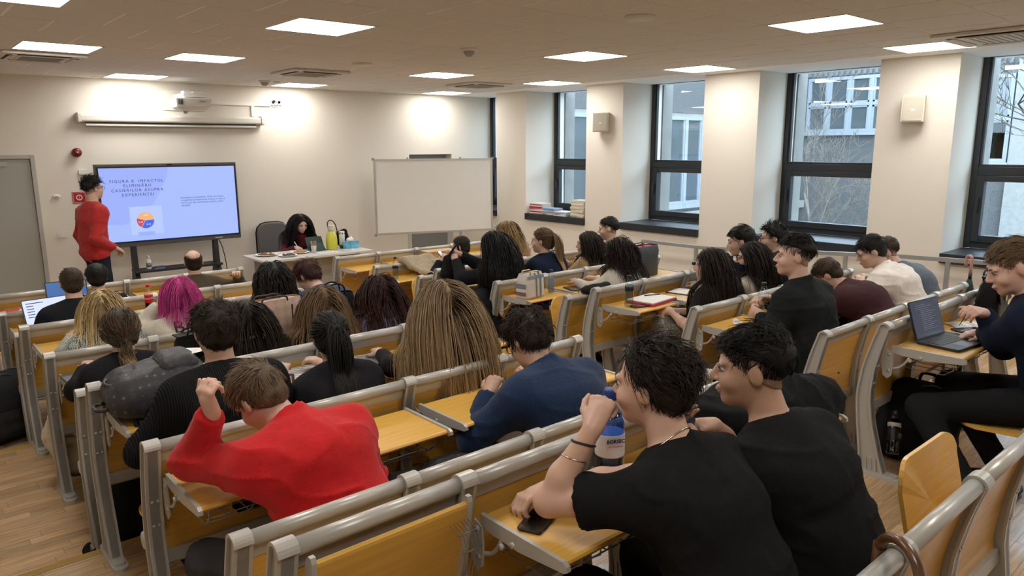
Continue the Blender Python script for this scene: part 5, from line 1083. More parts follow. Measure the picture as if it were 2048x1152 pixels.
t = thing('cable_duct', 'white cable duct between projector and wall socket', 'cable duct'); mb = MB(); mb.box(3.40, 4.44, YF-.022, YF, 2.690, 2.732); mb.build('duct', WHITE, t, bevel=.003); MB().box(4.155, 4.20, YF-.022, YF, 2.545, 2.690).build('duct_drop', WHITE, t, bevel=.003)
def socket(x, z, label, w=.17, plugs=(), two=True):
    t = thing('wall_socket', label, 'socket', (x, YF, z)); MB().rbox(-w/2, w/2, -.014, 0, -.042, .042, .008, axis=1).build('plate', mat('socket_white', (.72, .70, .65), .4), t, bevel=.002)
    for i, dx in enumerate((-w/4, w/4) if two else (0,)):
        MB().lathe([(.024, 0), (.024, .004), (.020, .005), (.019, -.004)], 18, o=(dx, -.014, 0), R=rotx(PI/2)).build('outlet', mat('outlet_grey', (.45, .44, .41), .5), t)
    return t
t = socket(4.53, 2.752, 'double wall socket with a black plug at the end of the duct'); mb = MB(); mb.lathe([(.018, 0), (.018, .03), (.010, .045)], 12, o=(-.043, -.018, .01), R=rotx(PI/2)); mb.build('plug', BLACK, t); mb = MB(); mb.tube(spline([(-.043, -.06, .01), (-.01, -.05, -.005), (.0, -.04, -.05), (-.05, -.03, -.075), (-.08, -.02, -.05)], 6), .004, 6); mb.build('plug_cable', BLACK, t)
t = thing('fire_alarm_sounder', 'dark red round fire alarm sounder on the front wall', 'alarm', (1.943, YF, 2.067)); mb = MB(); mb.lathe([(.050, 0), (.055, .02), (.055, .055), (.042, .078), (.02, .086), (.001, .087)], 22, R=rotx(PI/2)); mb.build('housing', mat('alarm_red', (.16, .008, .014), .3), t); MB().lathe([(.012, .085), (.010, .092), (.001, .093)], 12, R=rotx(PI/2)).build('light', mat('alarm_light', (.6, .25, .25), .2), t)
t = thing('wall_call_point', 'small white detector with two black holes beside the door', 'detector', (1.68, YF, 1.545)); MB().lathe([(.036, 0), (.036, .012), (.030, .022), (.001, .024)], 20, R=rotx(PI/2), sx=1.2, sy=.75).build('housing', WHITE, t)
for dx in (-.009, .009): MB().lathe([(.006, .024), (.006, .026), (.001, .0265)], 10, o=(dx, 0, 0), R=rotx(PI/2)).build('hole', BLACK, t)
t = thing('light_switch', 'white light switch plate beside the door', 'switch', (1.69, YF, 1.075)); MB().rbox(-.055, .055, -.012, 0, -.038, .038, .008, axis=1).build('plate', MATS['socket_white'], t, bevel=.002); MB().rbox(-.022, .022, -.017, -.012, -.024, .024, .004, axis=1).build('rocker', WHITE, t)
t = thing('fire_sign', 'red fire call point sign behind the standing speaker', 'sign', (1.92, YF, 1.52)); MB().box(-.075, .075, -.006, 0, -.07, .07).build('plate', mat('sign_red', (.45, .012, .02), .4), t)
for a, b, c, e in ((-.068, .068, .060, .063), (-.068, .068, -.063, -.060), (-.068, -.065, -.06, .06), (.065, .068, -.06, .06)): MB().box(a, b, -.0075, -.0055, c, e).build('border', mat('sign_white', (.8, .8, .78), .5), t)
MB().tube([(.03*math.cos(a), -.008, .03*math.sin(a)) for a in np.linspace(0, 2*PI, 20)[:-1]], .006, 5, closed=True).build('ring_symbol', MATS['sign_white'], t); text('!', .05, (0, -.008, -.018), RF, MATS['sign_white'], t)
t = thing('wall_thermostat', 'small white box half hidden behind the speaker head', 'box', (1.99, YF, 1.83)); MB().rbox(-.045, .045, -.02, 0, -.03, .03, .006, axis=1).build('housing', WHITE, t)
# ---------------- presenter table and its things
TBL = mat('table_grey', (.55, .53, .48), .5)
t = thing('presenter_table', 'light grey table at the front with plates and a jug', 'table', (0, 0, 0))
MB().rbox(3.50, 5.02, 8.62, 9.32, .72, .75, .02).build('table_top', TBL, t, bevel=.004)
for x in (3.62, 4.86): MB().box(x, x+.03, 8.75, 9.25, 0.03, .72).build('leg', mat('leg_grey', (.33, .33, .32), .5), t); MB().box(x-.01, x+.04, 8.66, 9.30, 0, .03).build('foot', MATS['leg_grey'], t)
MB().box(3.65, 4.86, 9.14, 9.16, .25, .72).build('modesty_panel', TBL, t)
mb = MB(); mb.tube(spline([(4.10, 8.70, .72), (4.09, 8.66, .62), (4.12, 8.70, .45), (4.10, 8.8, .2)], 5), .004, 6); mb.build('table_cable', BLACK, t)
t = thing('office_chair', 'grey upholstered chair behind the table', 'chair', (4.26, 9.92, 0), PI*.97); CH = mat('chair_grey', (.13, .13, .13), .85, bump=.2)
MB().rbox(-.24, .24, -.22, .24, .40, .46, .08).build('seat', CH, t, bevel=.02)
mb = MB(); mb.rbox(-.23, .23, -.27, -.20, .50, 1.06, .14, axis=1); mb.build('backrest', CH, t, bevel=.02); MB().rbox(-.24, .24, -.285, -.271, .50, 1.07, .15, axis=1).build('back_shell', BLACK, t)
mb = MB(); mb.tube([(0, 0, .08), (0, 0, .40)], .03, 10); mb.build('column', BLACK, t); mb = MB(); mb.box(-.03, .03, -.24, -.05, .36, .40); mb.box(-.03, .03, -.27, -.24, .36, .6); mb.build('back_bracket', BLACK, t)
for k in range(5): mb = MB(); a = k*2*PI/5; mb.tube([(0, 0, .08), (.28*math.cos(a), .28*math.sin(a), .055)], .018, 6); mb.ell((.28*math.cos(a), .28*math.sin(a), .03), (.03, .03, .03), 8, 6); mb.build('leg', BLACK, t)
def plate(x, y, label, snack, n, kind, r=.125, seed=1):
    t = thing('snack_plate', label, 'plate', (x, y, .751)); MB().lathe([(r*.6, 0), (r*.65, .004), (r*.97, .016), (r, .018), (r*.96, .020), (r*.6, .008), (.001, .007)], 28).build('plate', mat('paper_plate', (.80, .79, .76), .6), t)
    g = random.Random(seed)
    for i in range(n):
        a, q = g.uniform(0, 2*PI), r*.68*math.sqrt(g.random()); mb = MB(); h = .012+.02*g.random()*(1-q/r)
        if kind == 'bun': mb.ell((0, 0, h), (.022, .017, .012), 10, 6, R=rotz(g.uniform(0, 3)))
        else: mb.tube([(-.03, 0, 0), (0, .004, .002), (.032, 0, 0)], .0045, 6); mb.v[-1] = mb.v[-1]@rotz(g.uniform(0, 3)).T+np.array([0, 0, h])
        o = mb.build('snack', snack, t, (q*math.cos(a), q*math.sin(a), 0))
plate(3.72, 9.08, 'white plate of brown pastries at the left table end', mat('pastry_brown', (.26, .12, .035), .6, var=.4, vscale=50), 22, 'bun', .14, 3); plate(3.90, 8.84, 'white plate of dark chocolate biscuits at the table front', mat('biscuit_dark', (.07, .055, .05), .6, var=.5, vscale=60), 14, 'bun', .12, 4); plate(4.14, 9.0, 'white plate of golden sticks near the writing hand', mat('stick_gold', (.55, .29, .07), .6, var=.3, vscale=60), 26, 'stick', .125, 5)
t = thing('snack_cup', 'white paper cup filled with breadsticks', 'cup', (4.30, 8.92, .751)); MB().lathe([(.028, 0), (.036, .085), (.038, .088), (.034, .086), (.027, .004)], 20).build('cup', MATS['paper_plate'], t)
for i in range(7): a = i*.9; mb = MB(); mb.tube([(.012*math.cos(a), .012*math.sin(a), .01), (.036*math.cos(a), .036*math.sin(a), .15)], .0045, 6); mb.build('breadstick', mat('breadstick', (.48, .28, .11), .7), t)
t = thing('tablet_with_case', 'tablet in a dark green folding case facing the writer', 'tablet', (4.42, 9.10, .751), .12); Rr = rotx(math.radians(-24)); GRN = mat('case_green', (.018, .050, .045), .6)
MB().rbox(-.125, .125, -.006, .006, 0, .18, .012, axis=1, R=Rr, o=(0, -.01, .012)).build('case_back', GRN, t); MB().rbox(-.115, .115, .0065, .009, .01, .17, .01, axis=1, R=Rr, o=(0, -.01, .012)).build('screen', BLACK, t)
MB().prism([(-.10, .0), (-.10, .008), (-.012, .10), (-.006, .094)], -.09, .09).build('case_stand', GRN, t); MB().rbox(-.125, .125, -.11, .12, 0, .006, .012).build('case_cover', GRN, t)
mb = MB(); mb.lathe([(.03, 0), (.03, .003), (.001, .0035)], 18, R=rotx(PI/2-math.radians(24)), o=(0, -.035, .065)); mb.build('case_ring', mat('case_dark', (.01, .02, .02), .5), t)
t = thing('drink_jug', 'tall jug of yellow lemonade with a black handle', 'jug', (4.63, 9.05, .751))
MB().lathe([(.070, .0), (.075, .01), (.077, .12), (.070, .19), (.050, .235), (.042, .25)], 26).build('lemonade', mat('lemonade', (.62, .62, .05), .2, coat=.5), t); MB().lathe([(.042, .25), (.044, .28), (.050, .31), (.048, .312), (.040, .28)], 24).build('neck', mat('jug_clear', (.62, .62, .50), .15, coat=.5), t)
mb = MB(); mb.tube(spline([(-.045, 0, .30), (-.05, 0, .36), (-.01, 0, .395), (.05, 0, .36), (.085, 0, .26), (.08, 0, .20)], 6), .008, 8); mb.build('handle', BLACK, t); MB().lathe([(.049, .312), (.049, .325), (.001, .33)], 22).build('lid', mat('jug_lid', (.65, .65, .55), .4), t)
t = thing('patterned_tumbler', 'white tumbler with a black lid and base', 'tumbler', (4.78, 9.04, .751)); MB().lathe([(.037, .05), (.040, .20), (.040, .215)], 20).build('cup', MATS['paper_plate'], t); MB().lathe([(.034, 0), (.037, .052)], 20).build('base', BLACK, t); MB().lathe([(.041, .213), (.041, .225), (.03, .235), (.001, .236)], 20).build('lid', mat('lid_white', (.7, .7, .68), .4), t)
mb = MB(); [mb.ell((.0405*math.cos(a), .0405*math.sin(a), .205), (.008, .008, .01), 6, 5) for a in np.linspace(0, 6.28, 8)[:-1]]; mb.build('drip_print', BLACK, t)
t = thing('tissue_box', 'blue and white tissue box on the table end', 'tissue box', (4.88, 9.0, .751), -.15); MB().box(-.11, .11, -.055, .055, 0, .095).build('box', mat('tissue_blue', (.14, .42, .58), .5, var=.5, vscale=14), t); blob('tissue', [elip((0, 0, .11), (.05, .022, .035), None, .01), elip((.02, .01, .13), (.02, .02, .03), None, .01)], mat('tissue_white', (.82, .82, .8), .8), t, .006, .008, 1, sc=(30, 30, 30))
t = thing('black_pouch', 'black bag standing behind the tissue box', 'bag', (4.86, 9.18, .751)); blob('pouch', [elip((0, 0, .12), (.10, .05, .12), None, .01), elip((.03, 0, .2), (.05, .03, .05), None, .02)], cloth('pouch_black', (.012, .012, .014)), t, .012, .008, 2)
def sheet(x, y, z, w, h, rz, label, m=None, lines=0, title=None, nm='paper_sheet', cat='paper', group=None, tilt=0):
    t = thing(nm, label, cat, (x, y, z), (math.radians(tilt), 0, rz), group); mb = MB(); n = 5
    V = [(-w/2+w*i/n, -h/2+h*j/n, .002+.002*math.sin(i*1.3+j*.7)) for i in range(n+1) for j in range(n+1)]; k = len(V); V += [(a, b, c-.0012) for a, b, c in V]; q = n+1
    F = [(i*q+j, (i+1)*q+j, (i+1)*q+j+1, i*q+j+1) for i in range(n) for j in range(n)]; F += [tuple(k+v for v in f[::-1]) for f in F]
    bd = [i*q for i in range(q)]+[n*q+j for j in range(1, q)]+[i*q+n for i in range(n-1, -1, -1)]+[j for j in range(n-1, 0, -1)]
    F += [(bd[i], k+bd[i], k+bd[(i+1) % len(bd)], bd[(i+1) % len(bd)]) for i in range(len(bd))]
    mb.add(V, F, True); mb.build('sheet', m or mat('paper_white', (.80, .79, .77), .7), t)
    if lines:
        mb = MB(); g = random.Random(int(x*100))
        for i in range(lines):
            yy = h*.40-i*h*.80/lines; wd = w*.78*(1 if g.random() < .8 else g.uniform(.3, .7)); mb.box(-w*.39, -w*.39+wd, yy, yy+h*.016, .0048, .0052)
        mb.build('printed_lines', mat('print_grey', (.22, .22, .23), .8), t)['kind'] = 'stuff'
    return t
sheet(4.70, 8.85, .751, .21, .29, 1.2, 'printed sheet in a clear sleeve on the table end', mat('paper_blueish', (.66, .70, .78), .3), 10); sheet(4.42, 8.80, .751, .21, .29, 1.5, 'white sheet beside the green tablet case', lines=6); sheet(4.18, 9.20, .751, .15, .21, .4, 'note under the writing hand')
t = thing('pen', 'white pen in the hand of the maroon turtleneck', 'pen'); c_ = PEOPLE[36]; w_ = c_['Rw'].T@c_['arms'][0][3]+np.array([4.40, 9.66, 0]); MB().tube([w_+np.array([.02, -.07, -.03]), w_+np.array([-.03, -.02, .08])], [.0015, .005], 8).build('barrel', mat('pen_white', (.75, .75, .75), .3), t)
# ---------------- pier speakers, books on the sill, handrail
def speaker(y, z, label, w=.24, tilt=0):
    t = thing('wall_speaker', label, 'speaker', (XR, y, z), -PI/2+tilt); SP = mat('speaker_cream', (.60, .56, .46), .55)
    MB().prism([(-.02, -.13), (-.02, .13), (-.16, .13), (-.165, .125), (-.165, -.125), (-.16, -.13)], -w/2, w/2).build('cabinet', SP, t, bevel=.012); MB().rbox(-w/2+.015, w/2-.015, -.172, -.166, -.115, .115, .01, axis=1).build('grille', mat('speaker_grille', (.50, .47, .39), .7, bump=.4, bscale=300), t)
    MB().box(-.015, .015, -.1745, -.1722, -.02, .0).build('badge', mat('badge_white', (.75, .74, .70), .4), t); MB().box(-.03, .03, -.03, 0, -.05, .05).build('bracket', SP, t)
speaker(7.08, 2.44, 'cream wall speaker on the pier beside the second window', .22, .5); speaker(2.975, 2.46, 'cream wall speaker on the wide pier near the right edge', .20, .3)
BKC = [((.72, .68, .62), 'pale'), ((.55, .05, .10), 'red'), ((.18, .35, .60), 'blue'), ((.60, .60, .62), 'grey'), ((.66, .60, .48), 'kraft')]
def stack(x, y, n, w, d, th, cols, where, seed):
    g = random.Random(seed); z = 1.067
    for i in range(n):
        c = cols[i % len(cols)]; t = thing('book', '%s book, %s from the bottom of the %s stack on the sill' % (BKC[c][1], ORD[i] if i else 'first', where), 'book', (x+g.uniform(-.012, .012), y+g.uniform(-.012, .012), z), g.uniform(-.12, .12), 'books stacked on the window sill'); h = th*g.uniform(.8, 1.2)
        MB().box(-w/2, w/2, -d/2, d/2, .0015, h-.0015).build('pages', mat('book_pages', (.66, .62, .55), .8), t); mb = MB(); mb.box(-w/2-.002, w/2+.002, -d/2-.002, d/2+.002, 0, .0015); mb.box(-w/2-.002, w/2+.002, -d/2-.002, d/2+.002, h-.0015, h); mb.box(-w/2-.003, -w/2-.001, -d/2-.002, d/2+.002, .0005, h-.0005); mb.build('cover', mat('book_%s' % BKC[c][1], BKC[c][0], .5), t); z += h
stack(8.02, 8.50, 9, .20, .28, .019, (0, 1, 0, 0, 1, 1), 'red and pale', 1); stack(7.98, 8.20, 6, .19, .27, .018, (3, 0, 2), 'blue topped', 2); stack(7.95, 7.90, 4, .19, .26, .017, (0, 3, 2), 'low', 3); stack(8.02, 7.60, 10, .21, .26, .025, (4, 0, 4), 'tall kraft', 4)
t = thing('handrail', 'grey square tube handrail in front of the window wall', 'handrail'); HR = mat('rail_grey', (.36, .36, .35), .4, metal=.3)
pts = [(6.10, .90), (5.10, .905), (3.70, .995), (2.85, 1.05), (1.2, 1.10), (-.5, 1.25)]
MB().prism([(y, z) for y, z in pts]+[(y, z-.04) for y, z in pts[::-1]], 7.58, 7.62).build('top_bar', HR, t); MB().prism([(y, z-.42) for y, z in pts]+[(y, z-.435) for y, z in pts[::-1]], 7.592, 7.608).build('mid_bar', HR, t)
for y in (6.08, 5.25, 4.3, 3.4, 2.43, 1.4, .3): MB().box(7.582, 7.618, y-.018, y+.018, tier_z(y), float(np.interp(-y, [-p[0] for p in pts], [p[1] for p in pts]))-.035).build('post', HR, t)
# ---------------- bottles
def bottle(x, y, z, h, r, label, liquid=(.75, .80, .82), cap=(.01, .01, .012), wrap=None, fill=.55, rz=0, rot=None, capn='cap', clear=(.93, .96, .97)):
    t = thing('drink_bottle', label, 'bottle', (x, y, z), rot if rot else rz); g = 'bottle_clear_%.2f' % clear[0]
    if g not in MATS: glass(g, clear, 1.6)
    pr = [(r*.9, 0), (r, .008), (r, h*.12), (r*.93, h*.15), (r, h*.18), (r, h*.36), (r*.92, h*.40), (r, h*.44), (r, h*.60), (r*.95, h*.68), (r*.62, h*.80), (r*.42, h*.88), (r*.40, h*.92)]
    MB().lathe(pr, 20).build('shell', MATS[g], t); lz = h*fill; MB().lathe([(r*.86, .004)]+[(a*.95, b) for a, b in pr[1:] if b < lz]+[(r*.9*min(1, (1 if fill < .6 else .8)), lz), (.001, lz)], 18).build('liquid', glass('liquid_%.2f_%.2f' % liquid[:2], liquid, .6) if 'liquid_%.2f_%.2f' % liquid[:2] not in MATS else MATS['liquid_%.2f_%.2f' % liquid[:2]], t)
    MB().lathe([(r*.46, h*.90), (r*.48, h*.91), (r*.48, h*.985), (r*.42, h), (.001, h)], 16).build(capn, mat('cap_%.2f_%.2f' % cap[:2], cap, .4), t)
    if wrap: MB().lathe([(r*1.01, h*wrap[0]), (r*1.015, h*(wrap[0]+.01)), (r*1.015, h*(wrap[1]-.01)), (r*1.01, h*wrap[1])], 20).build('label_band', mat('wrap_%.2f_%.2f_%.2f' % wrap[2], wrap[2], .4), t)
    return t
t = bottle(1.66, 6.62, DZ, .25, .034, 'cola bottle with red label and cap on the second left desk', (.16, .05, .03), (.50, .01, .015), (.38, .64, (.50, .012, .02)), .38); text('Coca-Cola', .022, (0, -.0352, .125), RF, MATS['sign_white'], t)
bottle(4.10, 6.60, DZ, .235, .032, 'clear water bottle with black cap on the second right desk', wrap=(.48, .60, (.015, .015, .016)))
bottle(4.45, 4.58, T1+DZ, .205, .029, 'small water bottle with dark blue cap behind the striped bag', cap=(.02, .035, .14), wrap=(.25, .62, (.16, .22, .30)))
bottle(4.13, 3.42, T2+DZ, .235, .034, 'clear water bottle beside the red folder', wrap=(.50, .64, (.016, .015, .016)), fill=.7)
bottle(5.00, 3.47, T2+DZ, .235, .034, 'clear water bottle with black cap beside the clipboard', fill=.5); bottle(5.52, 3.45, T2+DZ, .235, .034, 'clear water bottle between the two dark haired people', fill=.5)
t = bottle(1.64, 1.42, T3+DZ, .33, .046, 'large blue tinted mineral water bottle with a white BORSEC label', (.30, .42, .70), (.02, .05, .25), (.36, .58, (.75, .74, .75)), .78, clear=(.72, .82, .95)); text('BORSEC', .016, (-.024, -.0450, .172), rotz(-.5)@RF, mat('borsec_ink', (.03, .03, .10), .5), t, bold=.0006); text('APA MINERALA', .007, (-.024, -.0450, .158), rotz(-.5)@RF, mat('borsec_red', (.4, .05, .08), .5), t)
t = bottle(4.235, 2.40, 1.055, .20, .032, 'small clear bottle held by the person in the black shirt', fill=.3)
# ---------------- papers, phones, tablets, folders on the desks
def phone(x, y, z, rz, label, c=(.008, .008, .009), w=.075, h=.155, rot=None, nm='phone'):
    t = thing(nm, label, nm, (x, y, z), rot if rot else rz); MB().rbox(-w/2, w/2, -h/2, h/2, 0, .008, .012).build('body', mat('phone_body', (.018, .018, .02), .35), t, bevel=.002); MB().rbox(-w/2+.003, w/2-.003, -h/2+.003, h/2-.003, .0081, .0088, .010).build('screen', mat('phone_glass', (.006, .006, .008), .06, coat=.6), t); return t
phone(1.335, 1.42, T3+DZ, -1.15, 'black phone lying face up before the wavy haired t-shirt person'); phone(1.90, 3.33, T2+DZ, -1.0, 'phone lying on the desk beside the printed sheets'); phone(4.19, 3.36, T2+DZ, 1.35, 'dark phone at the desk edge beside the red folder'); phone(4.70, 1.36, T3+DZ, 1.0, 'phone lying beside the open laptop', w=.085, h=.17)
phone(4.66, 6.52, .92, 0, 'phone held by the person with cropped hair', rot=(math.radians(50), 0, .5)); phone(1.985, 1.36, 1.20, 0, 'phone held by the person with the faded haircut', rot=(math.radians(40), math.radians(-15), .9))
sheet(1.98, 3.45, T2+DZ, .21, .297, -.35, 'printed text sheet beside the blond long hair', lines=26); sheet(1.92, 3.47, T2+DZ-.001, .21, .297, -.15, 'blank sheet under the printed text sheet'); sheet(1.58, 3.50, T2+DZ, .21, .297, -.3, 'printed form beside the sleek ponytail', lines=8); sheet(.98, 3.47, T2+DZ+.24, .15, .21, .5, 'leaflet with a small crest on the patterned backpack', lines=2, tilt=-6)
t = thing('pen', 'light blue pen on the printed sheets', 'pen', (1.99, 3.33, T2+DZ+.010), .9); MB().tube([(-.07, 0, 0), (.06, 0, 0), (.07, 0, 0)], [.0045, .0045, .001], 8).build('barrel', mat('pen_blue', (.15, .35, .70), .4), t)
t = phone(1.42, 3.44, T2+DZ, -.4, 'tablet with a pink page beside the ribbed sweater', w=.17, h=.24, nm='tablet'); MB().box(-.07, .07, -.10, .08, .0089, .0093).build('page', mat('page_pink', (.60, .28, .25), .5), t)
phone(4.76, 4.52, T1+DZ, 1.25, 'large tablet lying on the desk behind the small bottle', w=.19, h=.26, nm='tablet'); t = thing('stylus', 'thin dark stylus lying before the tablet', 'stylus', (4.66, 4.46, T1+DZ), 1.0); MB().tube([(-.08, 0, .006), (.07, 0, .006), (.085, 0, .006)], [.005, .005, .001], 8).build('barrel', mat('stylus_green', (.10, .14, .09), .5), t)
phone(5.10, 4.58, T1+DZ, 1.2, 'phone under a small folded note beside the white top', w=.09, h=.16); sheet(5.14, 4.62, T1+DZ+.009, .10, .13, 1.0, 'small folded note on the phone beside the white top')
t = thing('document_folder', 'red folder filled with white papers on the desk', 'folder', (4.40, 3.42, T2+DZ), .10); MB().rbox(-.17, .17, -.12, .12, 0, .018, .006).build('cover', mat('folder_red', (.55, .05, .09), .5), t); MB().box(-.165, .16, -.115, .115, .018, .026).build('papers', MATS['paper_white'] if 'paper_white' in MATS else WHITE, t); MB().tube([(.02, .08, .03), (.15, .02, .03)], .004, 6).build('pen', BLACK, t)
t = thing('clipboard', 'clipboard with a white sheet beside the second bottle', 'clipboard', (4.88, 3.44, T2+DZ), .15); MB().rbox(-.11, .11, -.14, .14, 0, .004, .008).build('board', BLACK, t); MB().box(-.10, .10, -.13, .12, .004, .008).build('sheet', MATS['paper_white'], t); MB().box(-.03, .03, .11, .14, .008, .016).build('clip', CHROME, t)
sheet(4.40, 3.33, T2+.655, .21, .30, .5, 'loose sheet sticking out of the wire basket', tilt=-8); sheet(4.86, 1.36, T3+DZ, .21, .297, .9, 'handwritten sheet under the writing hand', lines=10)
t = thing('crumpled_tissue', 'crumpled white tissue on the desk', 'tissue', (4.18, 2.54, T2+DZ+.02)); blob('tissue', [elip((0, 0, .0), (.035, .02, .018), None, .01), elip((.03, .005, .0), (.018, .015, .014), None, .01), elip((-.01, .01, .015), (.015, .02, .016), None, .01)], MATS['tissue_white'], t, .005, .008, 4, sc=(45, 45, 45))
sheet(.80, 7.42, DZ, .21, .29, .4, 'white paper beside the left laptop on the first desk'); sheet(.76, 7.50, DZ+.003, .15, .21, -.3, 'red leaflet on the first left desk', mat('leaflet_red', (.5, .06, .06), .5))
t = thing('cardboard_box', 'flat wooden coloured box on the first right desk', 'box', (5.30, 7.50, DZ), -.1); MB().rbox(-.20, .20, -.10, .10, 0, .085, .02).build('box', mat('kraft_box', (.46, .28, .12), .7, var=.2), t); MB().rbox(-.205, .205, -.105, .105, .085, .10, .02).build('lid', mat('kraft_lid', (.52, .33, .15), .7), t)
t = thing('paperback_book', 'thick dark paperback in the wire basket under the desk', 'book', (4.36, 4.50, T1+.632), .15); MB().box(-.14, .14, -.10, .10, .002, .040).build('pages', MATS['book_pages'], t); mb = MB(); mb.box(-.143, .143, -.103, .103, 0, .002); mb.box(-.143, .143, -.103, .103, .040, .042); mb.box(-.145, -.143, -.103, .103, 0, .042); mb.build('cover', mat('cover_dark', (.015, .015, .03), .4), t)
t = thing('rolled_umbrella', 'small folded purple umbrella in the wire basket', 'umbrella', (4.13, 4.47, T1+.66)); blob('canopy', [cone((-.02, -.10, 0), (.0, .12, 0), .032, .036, .01)], cloth('purple_cloth', (.045, .012, .03)), t, .008, .006, 6)
t = thing('drink_can', 'small blue can on the third left desk', 'can', (1.87, 5.36, T1+DZ)); MB().lathe([(.026, 0), (.03, .006), (.03, .11), (.026, .118), (.001, .116)], 18).build('can', mat('can_blue', (.05, .10, .30), .3, metal=.5), t)
t = thing('pen', 'dark red pen on the desk beside the cream hoodie', 'pen', (1.24, 5.33, T1+DZ+.006), .5); MB().tube([(-.07, 0, 0), (.06, 0, 0), (.07, 0, 0)], [.0045, .0045, .001], 8).build('barrel', mat('pen_red', (.3, .02, .06), .4), t)
t = thing('pen', 'black pen held by the person in the navy suit', 'pen'); c_ = PEOPLE[34]; w_ = c_['Rw'].T@c_['arms'][0][3]+np.array([4.29, .81, T3]); MB().tube([w_+np.array([-.16, .06, -.05]), w_+np.array([-.03, .04, .055])], [.0015, .005], 8).build('barrel', BLACK, t)
# ---------------- laptops
def laptop(x, y, z, rz, label, scr_m, w=.32, d=.22, op=105, c=(.16, .16, .17)):
    t = thing('laptop', label, 'laptop', (x, y, z), rz); bm_ = mat('laptop_%.2f' % c[0], c, .4, metal=.6); MB().rbox(-w/2, w/2, -d, 0, 0, .014, .012).build('base', bm_, t, bevel=.002)
    kb = MB(); kb.box(-w*.44, w*.44, -d*.58, -d*.08, .0141, .0146); k = kb.build('keyboard', BLACK, t)
    for r in range(5):
        m_ = MB()
        for q in range(12): m_.box(-w*.43+q*w*.0715, -w*.43+q*w*.0715+w*.062, -d*.56+r*d*.095, -d*.56+r*d*.095+d*.08, .0146, .0160)
        m_.build('key_row', mat('keys_dark', (.03, .03, .034), .5), k)
    MB().rbox(-w*.17, w*.17, -d*.95, -d*.64, .0141, .0145, .006).build('touchpad', mat('touchpad', (.10, .10, .11), .35), t)
    R_ = rotx(math.radians(op-90)*-1); lid = MB().rbox(-w/2, w/2, 0, .007, 0, d*.98, .012, axis=1, R=R_, o=(0, -.002, .012)).build('lid', bm_, t)
    MB().box(-w/2+.004, w/2-.004, -.0012, 0, .004, d*.975, R=R_, o=(0, -.002, .012)).build('bezel', BLACK, lid); sc_ = MB().box(-w/2+.009, w/2-.009, -.0022, -.0012, .012, d*.95, R=R_, o=(0, -.002, .012)).build('screen', scr_m, lid)
    return t, sc_, R_
LS1 = mat('laptop_screen_blue', (.02, .02, .02), .2, emit=(.06, .16, .42), es=.8); LS2 = mat('laptop_screen_white', (.02, .02, .02), .2, emit=(.62, .68, 1.0), es=1.0); LS3 = mat('laptop_screen_dim', (.008, .009, .011), .08, emit=(.035, .05, .09), es=.7)
laptop(1.20, 7.42, DZ, .05, 'laptop with a blue screen on the first left desk', LS1, .33, .22, 100)
t, sc_, R_ = laptop(.94, 6.58, DZ, .15, 'laptop with a white document on the second left desk', LS2, .36, .24, 112)
for i in range(6): MB().box(-.15, -.15+(.05 if i else .12), -.0030, -.0022, .20-i*.022, .206-i*.022, R=R_, o=(0, -.002, .012)).build('text_line', mat('screen_ink', (.03, .03, .06), .5), sc_)
laptop(2.02, 4.62, T1+DZ, .08, 'laptop with a dark screen beside the beige handbag', mat('laptop_screen_dark', (.018, .020, .022), .10, emit=(.03, .035, .04), es=.5), .31, .22, 108, (.34, .27, .25))  # dark screen with a faint even emission
t, sc_, R_ = laptop(4.33, 1.43, T3+DZ, -.12, 'open dark laptop with text on screen beside the navy suit', LS3, .31, .22, 108, (.05, .05, .055))
for i in range(14):
    a = -.10 if i < 3 else -.06; MB().box(a, a+(.10, .16, .13)[i % 3], -.0030, -.0022, .185-i*.0105, .188-i*.0105, R=R_, o=(0, -.002, .012)).build('text_line', mat('screen_text', (.02, .02, .02), .5, emit=(.16, .17, .22), es=.5), sc_)
t = thing('closed_laptop', 'closed grey laptop on the desk of the low ponytail', 'laptop', (.82, 4.56, T1+DZ), .05); MB().rbox(-.15, .15, -.11, .11, 0, .012, .012).build('base', mat('laptop_0.16', (.16, .16, .17), .4, metal=.6), t); MB().rbox(-.15, .15, -.11, .11, .013, .020, .012).build('lid', MATS['laptop_0.16'], t)
